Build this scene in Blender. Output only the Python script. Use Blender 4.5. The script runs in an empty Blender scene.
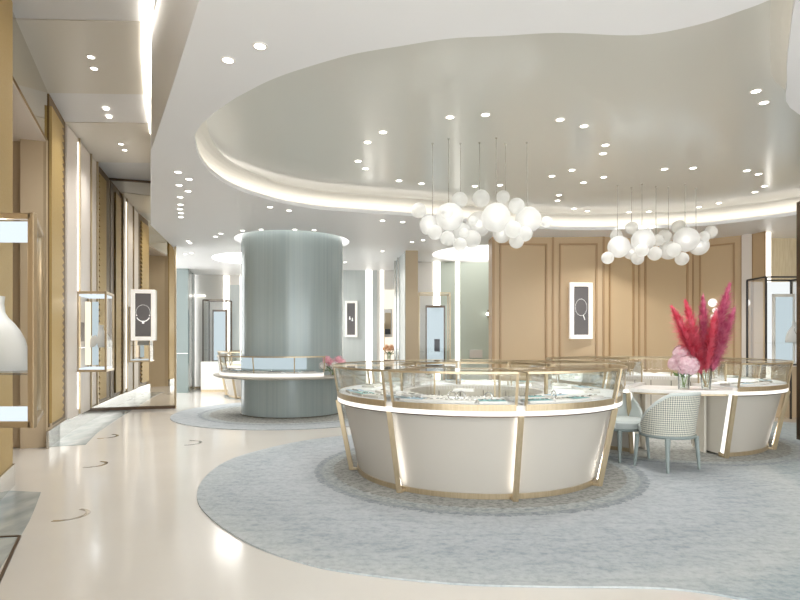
import bpy, math, random
from math import sin, cos, pi, radians as R, atan2, hypot
from mathutils import Vector
from mathutils.geometry import tessellate_polygon
random.seed(7)
sc = bpy.context.scene
col = sc.collection
H, F, CX, HZ = 1.35, 560.0, 400.0, 341.0
def PX(px, y): return (px - CX) / F * y                      # photo column at depth y -> x
def HY(py, y): return H + (HZ - py) / F * y                  # photo row at depth y -> height
ZC, ZR, ZU = 3.24, 3.48, 4.52                                # lower ceiling, recess, corridor ceiling

# ------------------------------------------------------------------ materials
def lin(c):
    return tuple((v/255/12.92 if v/255 <= .04045 else ((v/255+.055)/1.055)**2.4) for v in c) + (1,)
def newmat(name):
    m = bpy.data.materials.new(name); m.use_nodes = True
    nt = m.node_tree; nt.nodes.clear()
    return m, nt, nt.nodes.new('ShaderNodeOutputMaterial')
def mat(name, c, rough=.5, metal=0, spec=.5, emit=None, es=0, noise=None, bump=None, coat=0, aniso=0):
    """noise=(scale, c2, amount[, stretch]) ; bump=(scale, strength)"""
    m, nt, out = newmat(name)
    p = nt.nodes.new('ShaderNodeBsdfPrincipled'); nt.links.new(p.outputs[0], out.inputs[0])
    p.inputs['Base Color'].default_value = lin(c); p.inputs['Roughness'].default_value = rough
    p.inputs['Metallic'].default_value = metal; p.inputs['Specular IOR Level'].default_value = spec
    p.inputs['Coat Weight'].default_value = coat; p.inputs['Coat Roughness'].default_value = .08
    if emit: p.inputs['Emission Color'].default_value = lin(emit); p.inputs['Emission Strength'].default_value = es
    if noise or bump:
        tc = nt.nodes.new('ShaderNodeTexCoord')
    if noise:
        mp = nt.nodes.new('ShaderNodeMapping'); nt.links.new(tc.outputs['Object'], mp.inputs[0])
        mp.inputs['Scale'].default_value = noise[3] if len(noise) > 3 else (1, 1, 1)
        n = nt.nodes.new('ShaderNodeTexNoise'); n.inputs['Scale'].default_value = noise[0]; n.inputs['Detail'].default_value = 5
        nt.links.new(mp.outputs[0], n.inputs['Vector'])
        r = nt.nodes.new('ShaderNodeMapRange'); r.inputs[1].default_value = .35; r.inputs[2].default_value = .65
        r.inputs[4].default_value = noise[2]; nt.links.new(n.outputs[0], r.inputs[0])
        mx = nt.nodes.new('ShaderNodeMix'); mx.data_type = 'RGBA'
        mx.inputs[6].default_value = lin(c); mx.inputs[7].default_value = lin(noise[1])
        nt.links.new(r.outputs[0], mx.inputs[0]); nt.links.new(mx.outputs[2], p.inputs['Base Color'])
    if bump:
        v = nt.nodes.new('ShaderNodeTexVoronoi'); v.inputs['Scale'].default_value = bump[0]
        nt.links.new(tc.outputs['Object'], v.inputs['Vector'])
        b = nt.nodes.new('ShaderNodeBump'); b.inputs['Strength'].default_value = bump[1]; b.inputs['Distance'].default_value = .01
        nt.links.new(v.outputs['Distance'], b.inputs['Height']); nt.links.new(b.outputs[0], p.inputs['Normal'])
    return m
def glassmat(name, tint=(250, 253, 252), refl=.07, rough=.02):
    m, nt, out = newmat(name)
    t = nt.nodes.new('ShaderNodeBsdfTransparent'); t.inputs[0].default_value = lin(tint)
    g = nt.nodes.new('ShaderNodeBsdfGlossy'); g.inputs['Roughness'].default_value = rough
    fr = nt.nodes.new('ShaderNodeFresnel'); fr.inputs[0].default_value = 1.35
    ad = nt.nodes.new('ShaderNodeMath'); ad.operation = 'MULTIPLY_ADD'; ad.inputs[1].default_value = .75; ad.inputs[2].default_value = refl*.4
    nt.links.new(fr.outputs[0], ad.inputs[0])
    mx = nt.nodes.new('ShaderNodeMixShader'); nt.links.new(ad.outputs[0], mx.inputs[0])
    nt.links.new(t.outputs[0], mx.inputs[1]); nt.links.new(g.outputs[0], mx.inputs[2]); nt.links.new(mx.outputs[0], out.inputs[0])
    return m
def emat(name, c, s):
    m, nt, out = newmat(name)
    e = nt.nodes.new('ShaderNodeEmission'); e.inputs[0].default_value = lin(c); e.inputs[1].default_value = s
    nt.links.new(e.outputs[0], out.inputs[0]); return m
def frosted(name, c, see):
    m, nt, out = newmat(name)
    d = nt.nodes.new('ShaderNodeBsdfDiffuse'); d.inputs[0].default_value = lin(c)
    t = nt.nodes.new('ShaderNodeBsdfTranslucent'); t.inputs[0].default_value = lin(c)
    x = nt.nodes.new('ShaderNodeBsdfTransparent'); x.inputs[0].default_value = lin((255, 255, 253))
    a = nt.nodes.new('ShaderNodeMixShader'); a.inputs[0].default_value = .6
    nt.links.new(d.outputs[0], a.inputs[1]); nt.links.new(t.outputs[0], a.inputs[2])
    b = nt.nodes.new('ShaderNodeMixShader'); b.inputs[0].default_value = see
    nt.links.new(a.outputs[0], b.inputs[1]); nt.links.new(x.outputs[0], b.inputs[2]); nt.links.new(b.outputs[0], out.inputs[0])
    return m

M = {}
M['floor'] = mat('polished cream stone', (214, 209, 201), .14, noise=(.9, (207, 201, 192), .6), spec=.38)
M['ceil'] = mat('white ceiling paint', (236, 236, 237), .45)
M['recess'] = mat('champagne lacquer', (220, 220, 213), .17, spec=.7)
M['covewall'] = mat('champagne lacquer cove', (220, 218, 209), .7)
M['golddark'] = mat('dark gold backing', (112, 88, 54), .45, metal=.4)
M['palegold'] = mat('pale gold textile', (222, 210, 182), .4, noise=(12, (204, 188, 152), .7, (6, 6, .4)))
M['corr'] = mat('white corridor ceiling', (226, 226, 226), .4)
M['champ'] = mat('champagne ceiling band', (218, 213, 202), .3)
M['tan'] = mat('tan leather panel', (196, 177, 148), .5)
M['tanwall'] = mat('tan lacquered wall', (204, 178, 142), .4)
M['tanedge'] = mat('tan moulding', (178, 146, 108), .4)
M['cream'] = mat('cream silk panel', (222, 212, 201), .45)
M['gold'] = mat('textured gold leaf', (186, 160, 104), .5, metal=.4, bump=(60, .2), noise=(50, (182, 150, 90), .5))
M['goldlit'] = mat('gold fabric panel', (222, 196, 138), .45, metal=.15, noise=(40, (200, 168, 100), .5))
M['brass'] = mat('brushed champagne brass', (196, 178, 148), .3, metal=.65, noise=(60, (172, 154, 122), .5, (1, 1, .1)))
M['brassdark'] = mat('aged brass', (192, 172, 142), .3, metal=.75)
M['bronze'] = mat('dark bronze', (92, 76, 62), .35, metal=.8)
M['mirror'] = mat('mirror', (225, 222, 214), .015, metal=1)
M['frieze'] = mat('mirrored frieze', (205, 198, 180), .05, metal=1)
M['plinth'] = mat('polished steel plinth', (190, 188, 182), .12, metal=.9)
M['marble'] = mat('grey marble', (132, 142, 143), .2, noise=(5, (178, 184, 182), .9, (1, .35, 1)))
M['white'] = mat('white lacquer', (238, 234, 228), .3)
M['offwhite'] = mat('cream counter leather', (186, 180, 170), .45)
M['cabinet'] = mat('ivory cabinet', (226, 220, 208), .35)
M['seam'] = mat('shadow gap', (120, 108, 92), .6)
M['deck'] = mat('showcase deck', (240, 240, 240), .5)
M['glass'] = glassmat('clear glass', (254, 255, 254), .03)
M['bluepanel'] = mat('pale teal glass panel', (118, 130, 127), .15, spec=.5)
M['greypanel'] = mat('grey green panel', (200, 206, 204), .25, noise=(3, (210, 214, 212), .6, (6, 6, .2)))
M['greenpanel'] = mat('sage panel', (208, 219, 208), .3)
M['column'] = mat('streaked sea green lacquer', (164, 178, 180), .22, metal=.05, noise=(9, (182, 193, 191), .6, (3, 3, .03)), spec=.5)
M['softband'] = emat('soft lit band', (255, 248, 236), .85)
M['led'] = emat('cool white led', (255, 252, 246), 5)
M['edge'] = emat('post led', (255, 251, 244), 9)
M['caseback'] = emat('lit white back panel', (240, 244, 246), .75)
M['lampwhite'] = emat('opal lamp glass', (255, 250, 242), 1.0)
M['softdome'] = emat('soft lit ceiling dome', (255, 251, 244), 1.5)
M['dome'] = emat('lit ceiling dome', (255, 252, 247), 8)
M['caselamp'] = emat('case strip lamp', (255, 253, 250), 14)
M['cove'] = emat('warm white cove led', (255, 246, 235), 4.2)
M['coldcove'] = emat('neutral cove led', (255, 250, 242), 4)
M['band'] = emat('lit acrylic band', (255, 250, 240), 1.0)
M['strip'] = emat('vertical strip light', (255, 250, 240), 2.4)
M['slotlamp'] = emat('slot lamp', (255, 248, 236), 5.0)
M['lens'] = emat('downlight lens', (255, 250, 240), 6)
M['bulb'] = emat('lamp core', (255, 252, 249), 2.1)
M['bluelit'] = emat('pale blue lit panel', (208, 224, 231), .62)
M['caselit'] = emat('case light panel', (222, 233, 244), .85)
M['nichelit'] = emat('warm niche light', (255, 238, 215), .9)
M['globe'] = frosted('frosted lamp glass', (244, 244, 244), .42)
M['globe_small'] = frosted('frosted glass', (250, 250, 249), .34)
M['rod'] = mat('chrome rod', (190, 188, 180), .25, metal=.8)
M['screen'] = mat('dark screen', (112, 108, 108), .3)
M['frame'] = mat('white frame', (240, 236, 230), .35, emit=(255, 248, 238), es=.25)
M['pearl'] = mat('white bead', (245, 243, 238), .3, emit=(255, 255, 255), es=.3)
M['bust'] = mat('white leather bust', (248, 246, 242), .5)
M['teal'] = mat('teal suede', (142, 186, 186), .8)
M['sky'] = mat('pale blue suede', (176, 200, 214), .8)
M['silver'] = mat('silver', (210, 208, 204), .2, metal=1)
M['navy'] = mat('dark cushion', (84, 84, 96), .7)
M['chairshell'] = mat('pale blue leather', (196, 202, 199), .5)
M['chairleg'] = mat('painted grey green wood', (140, 150, 147), .4)
M['black'] = mat('black metal', (48, 46, 46), .35)
M['stem'] = mat('green stem', (120, 150, 70), .5)
M['straw'] = mat('straw stem', (196, 168, 128), .6)
M['leaf'] = mat('leaf', (92, 126, 60), .5)
M['hyd'] = mat('dusty pink petals', (240, 214, 218), .7, noise=(30, (222, 178, 190), .9))
M['pink'] = mat('pink petals', (226, 150, 168), .7, noise=(30, (240, 196, 204), .9))
M['orange'] = mat('peach petals', (240, 178, 130), .7, noise=(30, (246, 214, 180), .9))
M['white_petal'] = mat('white petals', (240, 236, 232), .7)
M['plume_red'] = mat('crimson plume', (234, 84, 112), .8, noise=(14, (246, 142, 160), .9))
M['plume_mag'] = mat('magenta plume', (206, 84, 128), .8, noise=(14, (238, 150, 176), .9))
M['water'] = glassmat('vase glass', (249, 252, 251), .08)

def weave():
    m, nt, out = newmat('woven basket fabric')
    p = nt.nodes.new('ShaderNodeBsdfPrincipled'); nt.links.new(p.outputs[0], out.inputs[0]); p.inputs['Roughness'].default_value = .75
    uv = nt.nodes.new('ShaderNodeUVMap')
    c = nt.nodes.new('ShaderNodeTexChecker'); c.inputs['Scale'].default_value = 1
    c.inputs[1].default_value = lin((216, 212, 198)); c.inputs[2].default_value = lin((132, 138, 132))
    mp = nt.nodes.new('ShaderNodeMapping'); mp.inputs['Scale'].default_value = (64, 64, 1); mp.inputs['Rotation'].default_value = (0, 0, R(45))
    nt.links.new(uv.outputs[0], mp.inputs[0]); nt.links.new(mp.outputs[0], c.inputs[0])
    nt.links.new(c.outputs[0], p.inputs['Base Color'])
    b = nt.nodes.new('ShaderNodeBump'); b.inputs['Strength'].default_value = .5; b.inputs['Distance'].default_value = .004
    nt.links.new(c.outputs[1], b.inputs['Height']); nt.links.new(b.outputs[0], p.inputs['Normal'])
    return m
M['weave'] = weave()

FRONT, RIGHT, COLC, THIRD = (.803, 5.98), (3.57, 7.71), (-2.03, 10.6), (-2.98, 14.0)
def rugmat(name, rings, zones=False):
    """blue grey tufted carpet; rings = (centre, radius of the taupe disc): taupe inside, a pale ring, a dark line"""
    m, nt, out = newmat(name)
    N, L = nt.nodes, nt.links
    p = N.new('ShaderNodeBsdfPrincipled'); L.new(p.outputs[0], out.inputs[0]); p.inputs['Roughness'].default_value = .95
    p.inputs['Specular IOR Level'].default_value = .1
    tc = N.new('ShaderNodeTexCoord')
    def noise(scale, sx=1, sy=1, det=6):
        mp = N.new('ShaderNodeMapping'); mp.inputs['Scale'].default_value = (sx, sy, 1); L.new(tc.outputs['Object'], mp.inputs[0])
        n = N.new('ShaderNodeTexNoise'); n.inputs['Scale'].default_value = scale; n.inputs['Detail'].default_value = det
        n.inputs['Roughness'].default_value = .7; L.new(mp.outputs[0], n.inputs['Vector']); return n
    def ramp(src, stops):
        r = N.new('ShaderNodeValToRGB'); e = r.color_ramp.elements
        e[0].position, e[0].color = stops[0][0], lin(stops[0][1]); e[1].position, e[1].color = stops[-1][0], lin(stops[-1][1])
        for s in stops[1:-1]:
            q = e.new(s[0]); q.color = lin(s[1])
        L.new(src, r.inputs[0]); return r.outputs[0]
    def mix(fac, a, b):
        x = N.new('ShaderNodeMix'); x.data_type = 'RGBA'
        for s, i in ((fac, 0), (a, 6), (b, 7)):
            if isinstance(s, (int, float)): x.inputs[i].default_value = s
            elif isinstance(s, tuple): x.inputs[i].default_value = s
            else: L.new(s, x.inputs[i])
        return x.outputs[2]
    big = noise(.9, 1, 1.6); fine = noise(24, 1, 1, 4); mid = noise(5, 1, 2.4, 5)
    if zones:
        d = N.new('ShaderNodeVectorMath'); d.operation = 'DISTANCE'; d.inputs[1].default_value = (*rings[0][0], 0); L.new(tc.outputs['Object'], d.inputs[0])
        w = N.new('ShaderNodeMath'); w.operation = 'MULTIPLY_ADD'; w.inputs[1].default_value = .9; L.new(big.outputs[0], w.inputs[0]); L.new(d.outputs['Value'], w.inputs[2])
        q = N.new('ShaderNodeMapRange'); q.inputs[1].default_value = 1.45+.45; q.inputs[2].default_value = 3.45+.45; L.new(w.outputs[0], q.inputs[0])
        base = ramp(q.outputs[0], [(.1, (184, 188, 193)), (.3, (170, 176, 182)), (.5, (150, 158, 163)), (.62, (163, 170, 171)), (.76, (182, 186, 182)), (.88, (138, 153, 154))])
    else:
        base = ramp(big.outputs[0], [(.3, (159, 167, 171)), (.5, (177, 182, 185)), (.7, (187, 191, 192))])
    spk = ramp(fine.outputs[0], [(.34, (131, 138, 142)), (.5, (176, 180, 183)), (.66, (196, 198, 199))])
    c = mix(.42, base, spk)
    c = mix(.28, c, ramp(mid.outputs[0], [(.36, (129, 139, 144)), (.5, (176, 180, 182)), (.64, (191, 193, 194))]))
    for (cx, cy), r0 in rings:
        d = N.new('ShaderNodeVectorMath'); d.operation = 'DISTANCE'; d.inputs[1].default_value = (cx, cy, 0)
        L.new(tc.outputs['Object'], d.inputs[0])
        w = N.new('ShaderNodeMath'); w.operation = 'MULTIPLY_ADD'; w.inputs[1].default_value = .12; L.new(fine.outputs[0], w.inputs[0]); L.new(d.outputs['Value'], w.inputs[2])
        def less(r):
            q = N.new('ShaderNodeMath'); q.operation = 'LESS_THAN'; q.inputs[1].default_value = r + .06; L.new(w.outputs[0], q.inputs[0]); return q.outputs[0]
        tan = ramp(fine.outputs[0], [(.36, (134, 136, 132)), (.5, (161, 161, 156)), (.66, (177, 177, 172))])
        dark = ramp(fine.outputs[0], [(.36, (136, 142, 147)), (.66, (172, 177, 179))])
        pale = ramp(fine.outputs[0], [(.36, (148, 155, 156)), (.66, (191, 194, 193))])
        c = mix(less(r0 + .2), c, dark); c = mix(less(r0 + .12), c, pale); c = mix(less(r0), c, tan)
    L.new(c, p.inputs['Base Color'])
    b = N.new('ShaderNodeBump'); b.inputs['Strength'].default_value = .5; b.inputs['Distance'].default_value = .01
    L.new(fine.outputs[0], b.inputs['Height']); L.new(b.outputs[0], p.inputs['Normal'])
    return m

# ------------------------------------------------------------------ mesh helpers
class MB:
    def __init__(s): s.v, s.f, s.uv = [], [], None
    def add(s, vs, fs):
        b = len(s.v); s.v += [tuple(v) for v in vs]; s.f += [tuple(i + b for i in f) for f in fs]; return s
    def hexa(s, b4, t4):
        return s.add(list(b4) + list(t4), [(3, 2, 1, 0), (4, 5, 6, 7), (0, 1, 5, 4), (1, 2, 6, 5), (2, 3, 7, 6), (3, 0, 4, 7)])
    def box(s, x0, x1, y0, y1, z0, z1):
        return s.hexa([(x0, y0, z0), (x1, y0, z0), (x1, y1, z0), (x0, y1, z0)], [(x0, y0, z1), (x1, y0, z1), (x1, y1, z1), (x0, y1, z1)])
    def prism(s, pts, z0, z1):
        n = len(pts); A = sum(pts[i][0]*pts[(i+1) % n][1] - pts[(i+1) % n][0]*pts[i][1] for i in range(n))
        if A < 0: pts = pts[::-1]
        vs = [(x, y, z0) for x, y in pts] + [(x, y, z1) for x, y in pts]
        tri = tessellate_polygon([[Vector((x, y, 0)) for x, y in pts]])
        fs = [(i, (i+1) % n, (i+1) % n + n, i + n) for i in range(n)]
        for t in tri:
            a, b, c = t
            cr = (pts[b][0]-pts[a][0])*(pts[c][1]-pts[a][1]) - (pts[b][1]-pts[a][1])*(pts[c][0]-pts[a][0])
            if cr < 0: b, c = c, b
            fs += [(a, c, b), (a + n, b + n, c + n)]
        return s.add(vs, fs)
    def bar(s, a, b, w, d=None, up=(0, 0, 1)):
        a, b = Vector(a), Vector(b); d = d or w; t = (b - a).normalized(); u = Vector(up)
        if abs(t.dot(u)) > .97: u = Vector((0, 1, 0))
        x = t.cross(u).normalized()*w/2; y = x.cross(t).normalized()*d/2
        q = [-x - y, x - y, x + y, -x + y]
        return s.hexa([a + i for i in q], [b + i for i in q])
    def tube(s, pts, rs, n=10, cap=True):
        pts = [Vector(p) for p in pts]
        if not hasattr(rs, '__len__'): rs = [rs]*len(pts)
        b = len(s.v); k = len(pts)
        for i, p in enumerate(pts):
            t = (pts[min(i+1, k-1)] - pts[max(i-1, 0)]).normalized()
            u = Vector((0, 0, 1)) if abs(t.z) < .9 else Vector((1, 0, 0))
            x = t.cross(u).normalized(); y = t.cross(x).normalized()
            s.v += [tuple(p + (x*cos(2*pi*j/n) + y*sin(2*pi*j/n))*rs[i]) for j in range(n)]
        for i in range(k - 1):
            for j in range(n):
                s.f.append((b+i*n+j, b+i*n+(j+1) % n, b+(i+1)*n+(j+1) % n, b+(i+1)*n+j))
        if cap:
            s.f.append(tuple(b+j for j in range(n))[::-1]); s.f.append(tuple(b+(k-1)*n+j for j in range(n)))
        return s
    def lathe(s, prof, n=40, c=(0, 0, 0)):
        b = len(s.v); k = len(prof)
        for r, z in prof:
            s.v += [(c[0]+r*cos(2*pi*j/n), c[1]+r*sin(2*pi*j/n), c[2]+z) for j in range(n)]
        for i in range(k - 1):
            for j in range(n):
                s.f.append((b+i*n+j, b+i*n+(j+1) % n, b+(i+1)*n+(j+1) % n, b+(i+1)*n+j))
        for i, fl in ((0, True), (k-1, False)):
            if prof[i][0] > 1e-5:
                q = tuple(b+i*n+j for j in range(n)); s.f.append(q[::-1] if fl else q)
        return s
    def sphere(s, c, r, n=20, m=12, sq=(1, 1, 1)):
        prof = [(r*sin(pi*i/m), -r*cos(pi*i/m)) for i in range(m+1)]
        prof[0] = (1e-6, -r); prof[-1] = (1e-6, r)
        q = MB().lathe(prof, n)
        return s.add([(c[0]+x*sq[0], c[1]+y*sq[1], c[2]+z*sq[2]) for x, y, z in q.v], q.f)
    def torus(s, c, R_, r, n=28, m=8, sq=1, tilt=None):
        vs, fs = [], []
        for i in range(n):
            a = 2*pi*i/n
            for j in range(m):
                b = 2*pi*j/m; q = R_ + r*cos(b)
                p = Vector((q*cos(a), q*sin(a)*sq, r*sin(b)))
                if tilt: p.rotate(tilt)
                vs.append(p + Vector(c))
        for i in range(n):
            for j in range(m):
                fs.append((i*m+j, ((i+1) % n)*m+j, ((i+1) % n)*m+(j+1) % m, i*m+(j+1) % m))
        return s.add(vs, fs)
    def arc(s, prof, t0, t1, n=None):
        """closed (r,z) profile swept from angle t0 to t1 (deg, 0 faces the camera, + to the right)"""
        full = abs(t1 - t0) >= 359.9; n = n or max(2, int(abs(t1-t0)/3)); k = len(prof); b = len(s.v)
        m = n if full else n + 1
        for i in range(m):
            a = R(t0 + (t1 - t0)*i/n)
            s.v += [(r*sin(a), -r*cos(a), z) for r, z in prof]
        for i in range(n):
            i2 = (i + 1) % m
            for j in range(k):
                s.f.append((b+i*k+j, b+i2*k+j, b+i2*k+(j+1) % k, b+i*k+(j+1) % k))
        if not full:
            s.f.append(tuple(b+j for j in range(k))[::-1]); s.f.append(tuple(b+n*k+j for j in range(k)))
        return s
    def sheet(s, prof, t0, t1, n=None):
        n = n or max(2, int(abs(t1-t0)/3)); k = len(prof); b = len(s.v)
        for i in range(n+1):
            a = R(t0 + (t1 - t0)*i/n); s.v += [(r*sin(a), -r*cos(a), z) for r, z in prof]
        for i in range(n):
            for j in range(k-1):
                s.f.append((b+i*k+j, b+(i+1)*k+j, b+(i+1)*k+j+1, b+i*k+j+1))
        return s
    def build(s, name, m, parent=None, smooth=False, loc=None, bevel=0, fix=True):
        me = bpy.data.meshes.new(name); me.from_pydata(s.v, [], s.f); me.update()
        if fix and len(s.f) < 30000:
            import bmesh
            bm = bmesh.new(); bm.from_mesh(me); bmesh.ops.recalc_face_normals(bm, faces=bm.faces); bm.to_mesh(me); bm.free()
        me.materials.append(M[m])
        if smooth:
            for p in me.polygons: p.use_smooth = True
            try: me.set_sharp_from_angle(angle=R(38))
            except Exception: pass
        o = bpy.data.objects.new(name, me); col.objects.link(o)
        if parent: o.parent = parent
        if loc: o.location = loc
        if bevel:
            b = o.modifiers.new('bevel', 'BEVEL'); b.width = bevel; b.segments = 2; b.limit_method = 'ANGLE'
        return o
def tag(o, label, cat, group=None, kind=None):
    o['label'] = label; o['category'] = cat
    if group: o['group'] = group
    if kind: o['kind'] = kind
    return o
def empty(name, label, cat, loc=(0, 0, 0), rz=0, group=None):
    o = bpy.data.objects.new(name, None); col.objects.link(o); o.location = loc; o.rotation_euler = (0, 0, rz)
    o.empty_display_size = .1
    return tag(o, label, cat, group)
def struct(o, label=None, cat=None):
    o['kind'] = 'structure'
    if label: o['label'] = label
    if cat: o['category'] = cat
    return o
def copy_tree(o, parent=None):
    c = o.copy(); col.objects.link(c)
    if parent: c.parent = parent
    for ch in KIDS(o): copy_tree(ch, c)
    return c
def KIDS(o): return [x for x in list(col.objects) if x.parent == o]
def spline(pts, k=6, closed=True):
    n = len(pts); out = []
    for i in range(n if closed else n-1):
        p0, p1, p2, p3 = (Vector(pts[(i+j-1) % n] if closed else pts[min(max(i+j-1, 0), n-1)]) for j in range(4))
        for q in range(k):
            t = q/k
            out.append(tuple(.5*((2*p1) + (p2-p0)*t + (2*p0-5*p1+4*p2-p3)*t*t + (3*p1-p0-3*p2+p3)*t**3)))
    if not closed: out.append(tuple(pts[-1]))
    return out
def offset(loop, d):
    n = len(loop); A = sum(loop[i][0]*loop[(i+1) % n][1] - loop[(i+1) % n][0]*loop[i][1] for i in range(n))
    s = 1 if A > 0 else -1; out = []
    for i in range(n):
        a, b = Vector(loop[i-1]), Vector(loop[(i+1) % n]); t = (b - a).normalized()
        out.append((loop[i][0] + t.y*d*s, loop[i][1] - t.x*d*s))
    return out

# ------------------------------------------------------------------ left wall curve
WC = [(-1.2, 1.0), (-1.93, 2.0), (-2.42, 2.75), (-2.74, 3.26), (-3.02, 3.83), (-3.66, 5.24), (-4.48, 7.13), (-4.85, 8.1), (-5.28, 9.54), (-5.66, 10.9)]
def wallx(y):
    for (x0, y0), (x1, y1) in zip(WC, WC[1:]):
        if y <= y1 or (x1, y1) == WC[-1]: return x0 + (x1-x0)*(y-y0)/(y1-y0)
def wy(px):
    lo, hi = 2.0, 10.9
    for _ in range(50):
        m = (lo+hi)/2
        if CX + F*wallx(m)/m < px: lo = m
        else: hi = m
    return lo
def wp(y, off=0):                       # point on the wall, off metres out into the corridor
    e = .05; t = Vector((wallx(y+e)-wallx(y-e), 2*e)).normalized()
    return (wallx(y) + t.y*off, y - t.x*off)
def wslab(m, y0, y1, o0, o1, z0, z1, n=3):
    a = [wp(y0+(y1-y0)*i/n, o1) for i in range(n+1)]; b = [wp(y0+(y1-y0)*i/n, o0) for i in range(n+1)]
    return m.prism(a + b[::-1], z0, z1)
YM = 10.9
MIR0, MIR1 = (-5.66, 10.9), (-4.50, 11.23)

# ------------------------------------------------------------------ floor, carpets, inlays
struct(MB().box(-9, 9.5, -6, 18.5, -.1, 0).build('floor', 'floor'), 'polished cream stone floor', 'floor')
RUG = spline([(-1.72, 4.75), (-1.91, 5.44), (-1.94, 6.2), (-1.76, 6.8), (-1.34, 7.48), (-.78, 7.96), (.2, 8.7), (1.4, 9.6), (2.8, 9.98), (4.6, 10.0), (6.0, 9.45),
              (7.0, 8.6), (7.3, 6.5), (7.2, 4), (6.0, 2.3), (4.4, 1.75), (2.9, 2.25), (2.2, 2.7), (1.77, 2.92), (1.56, 3.01), (1.31, 3.05), (.82, 3.06), (.28, 3.1), (-.29, 3.245), (-.61, 3.4), (-.99, 3.7), (-1.42, 4.22)], 6)
M['rug'] = rugmat('blue grey tufted carpet', [(FRONT, 1.5), (RIGHT, 1.5)], True)
tag(MB().prism(RUG, .001, .012).build('rug', 'rug'), 'large blue grey free form carpet under the two round counters', 'rug')
M['rug2'] = rugmat('blue grey tufted carpet by column', [((0, 0), 1.5)])
tag(MB().arc([(.96, .001), (2.15, .001), (2.15, .012), (.96, .012)], 0, 360, 72).build('rug', 'rug2', loc=(*COLC, 0)), 'round pale carpet with taupe centre around the green column', 'rug')
M['rug3'] = rugmat('pale tufted carpet', [(THIRD, 1.5)])
tag(MB().prism([(THIRD[0]+1.36*cos(a*pi/36), THIRD[1]+1.36*sin(a*pi/36)) for a in range(72)], .001, .013).build('rug', 'rug3'), 'round pale carpet at the far left behind the column', 'rug')
# grey marble border along the wall and the patch by the near pillar
mb = MB(); wslab(mb, 7.13, YM-.05, .02, .42, .0005, .004, 10)
struct(mb.build('trim_1', 'marble'), 'grey marble border strip on the floor along the left wall', 'floor border')
mb = MB().prism(spline([(-3.2, 4.99), (-2.78, 4.2), (-2.43, 3.45), (-2.0, 2.5), (-1.6, 1.6)], 4, False) + [wp(1.6), wp(2.5), wp(3.4), wp(4.2), wp(5.05)], .0005, .004)
struct(mb.build('trim_2', 'marble'), 'grey marble floor patch beside the nearest gold pillar', 'floor border')
k = 3
for px, py, rad, a0, a1 in ((66, 515, .15, -95, 80), (91, 464.5, .15, -90, 80), (104, 436.5, .17, -90, 80), (187, 443, .17, -80, 100)):
    y = 756/(py-HZ); x = PX(px, y)
    m_ = MB(); m_.arc([(rad-.017, .0005), (rad+.017, .0005), (rad+.017, .003), (rad-.017, .003)], a0+90, a1+90)
    struct(m_.build(f'trim_{k}', 'plinth', loc=(x, y, 0)), 'thin crescent metal inlay in the cream floor', 'floor inlay'); k += 1
m_ = MB()
for a, b in (((-2.62, 3.86, .006), (-3.1, 3.8, .006)), ((-2.62, 3.86, .006), (-2.19, 3.03, .006)), ((-2.19, 3.03, .006), (-2.6, 3.0, .006))): m_.bar(a, b, .018, .01)
struct(m_.build(f'trim_{k}', 'bronze'), 'thin bronze rectangle line set on the floor by the near display case', 'floor inlay'); k += 1

# ------------------------------------------------------------------ left wall
mb = MB()
wslab(mb, 1.6, 5.24, -.3, 0, 0, ZU, 8); wslab(mb, 7.13, YM, -.3, 0, 0, ZU, 8); wslab(mb, 5.24, 7.13, -.3, -.02, 3.9, ZU, 4)
wl = struct(mb.build('wall_left', 'tan'), 'curved tan panelled wall of the left corridor', 'wall')
mb = MB(); wslab(mb, 5.24, 7.13, -.02, .0, 3.9, ZU, 4); mb.build('mirror_frieze', 'frieze', wl)
mb = MB(); p = wp(7.13); mb.box(p[0]-2.6, p[0]-.01, p[1]-.02, p[1]+.1, 0, 3.9); mb.box(p[0]-2.7, p[0]-2.6, 4.6, p[1]+.1, 0, 3.9)
mb.box(-7.0, wp(5.2)[0]-.05, 5.0, 5.2, 0, 3.9); mb.build('doorway_jamb', 'tan', wl)
c_ = [(*wp(7.16, -.03), 3.885), (*wp(5.0, -.03), 3.885), (-7.2, 4.6, 3.885), (-7.2, 7.3, 3.885)]; mb = MB().hexa(c_, [(x, y, z+.05) for x, y, z in c_]); mb.build('doorway_soffit', 'cream', wl)
# near gold pillar
mb = MB(); wslab(mb, 4.1, 5.24, 0, .03, .2, ZU, 3)
mb.build('gold_pillar', 'gold', wl)
mb = MB(); wslab(mb, 1.6, 5.24, 0, .05, 0, .2, 6); mb.build('plinth', 'plinth', wl)
mb = MB(); wslab(mb, 7.0, YM, 0, .03, 0, .22, 6); mb.build('plinth', 'plinth', wl)
def zigzag(y0, y1, near, tooth=.1, amp=.13):
    """flat gold panel on the wall whose near or far upright edge is cut in teeth"""
    n = int((ZU-.32)/tooth); e0, e1 = (y1, y0) if near else (y0, y1); sg = 1 if e1 > e0 else -1
    edge = []
    for i in range(n): edge += [(e1-sg*amp, .3+i*tooth), (e1, .3+(i+.5)*tooth)]
    m = MB(); k_ = len(edge); vs, fs = [], []
    for o in (.012, .04):
        for y, z in edge: vs += [(*wp(e0, o), z), (*wp(y, o), z)]
    for q in (0, 2*k_):
        for i in range(k_-1): fs.append((q+2*i, q+2*i+1, q+2*i+3, q+2*i+2))
    for i in range(k_-1):
        for c_ in (0, 1): fs.append((2*i+c_, 2*i+2+c_, 2*k_+2*i+2+c_, 2*k_+2*i+c_))
    return m.add(vs, fs)
zigzag(7.135, 7.86, False).build('zigzag_panel', 'gold', wl)
mb = MB(); wslab(mb, 7.13, 8.08, 0, .012, .25, ZU-.02, 3); mb.build('gold_backing', 'golddark', wl)
y94_ = wy(94.5)
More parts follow.
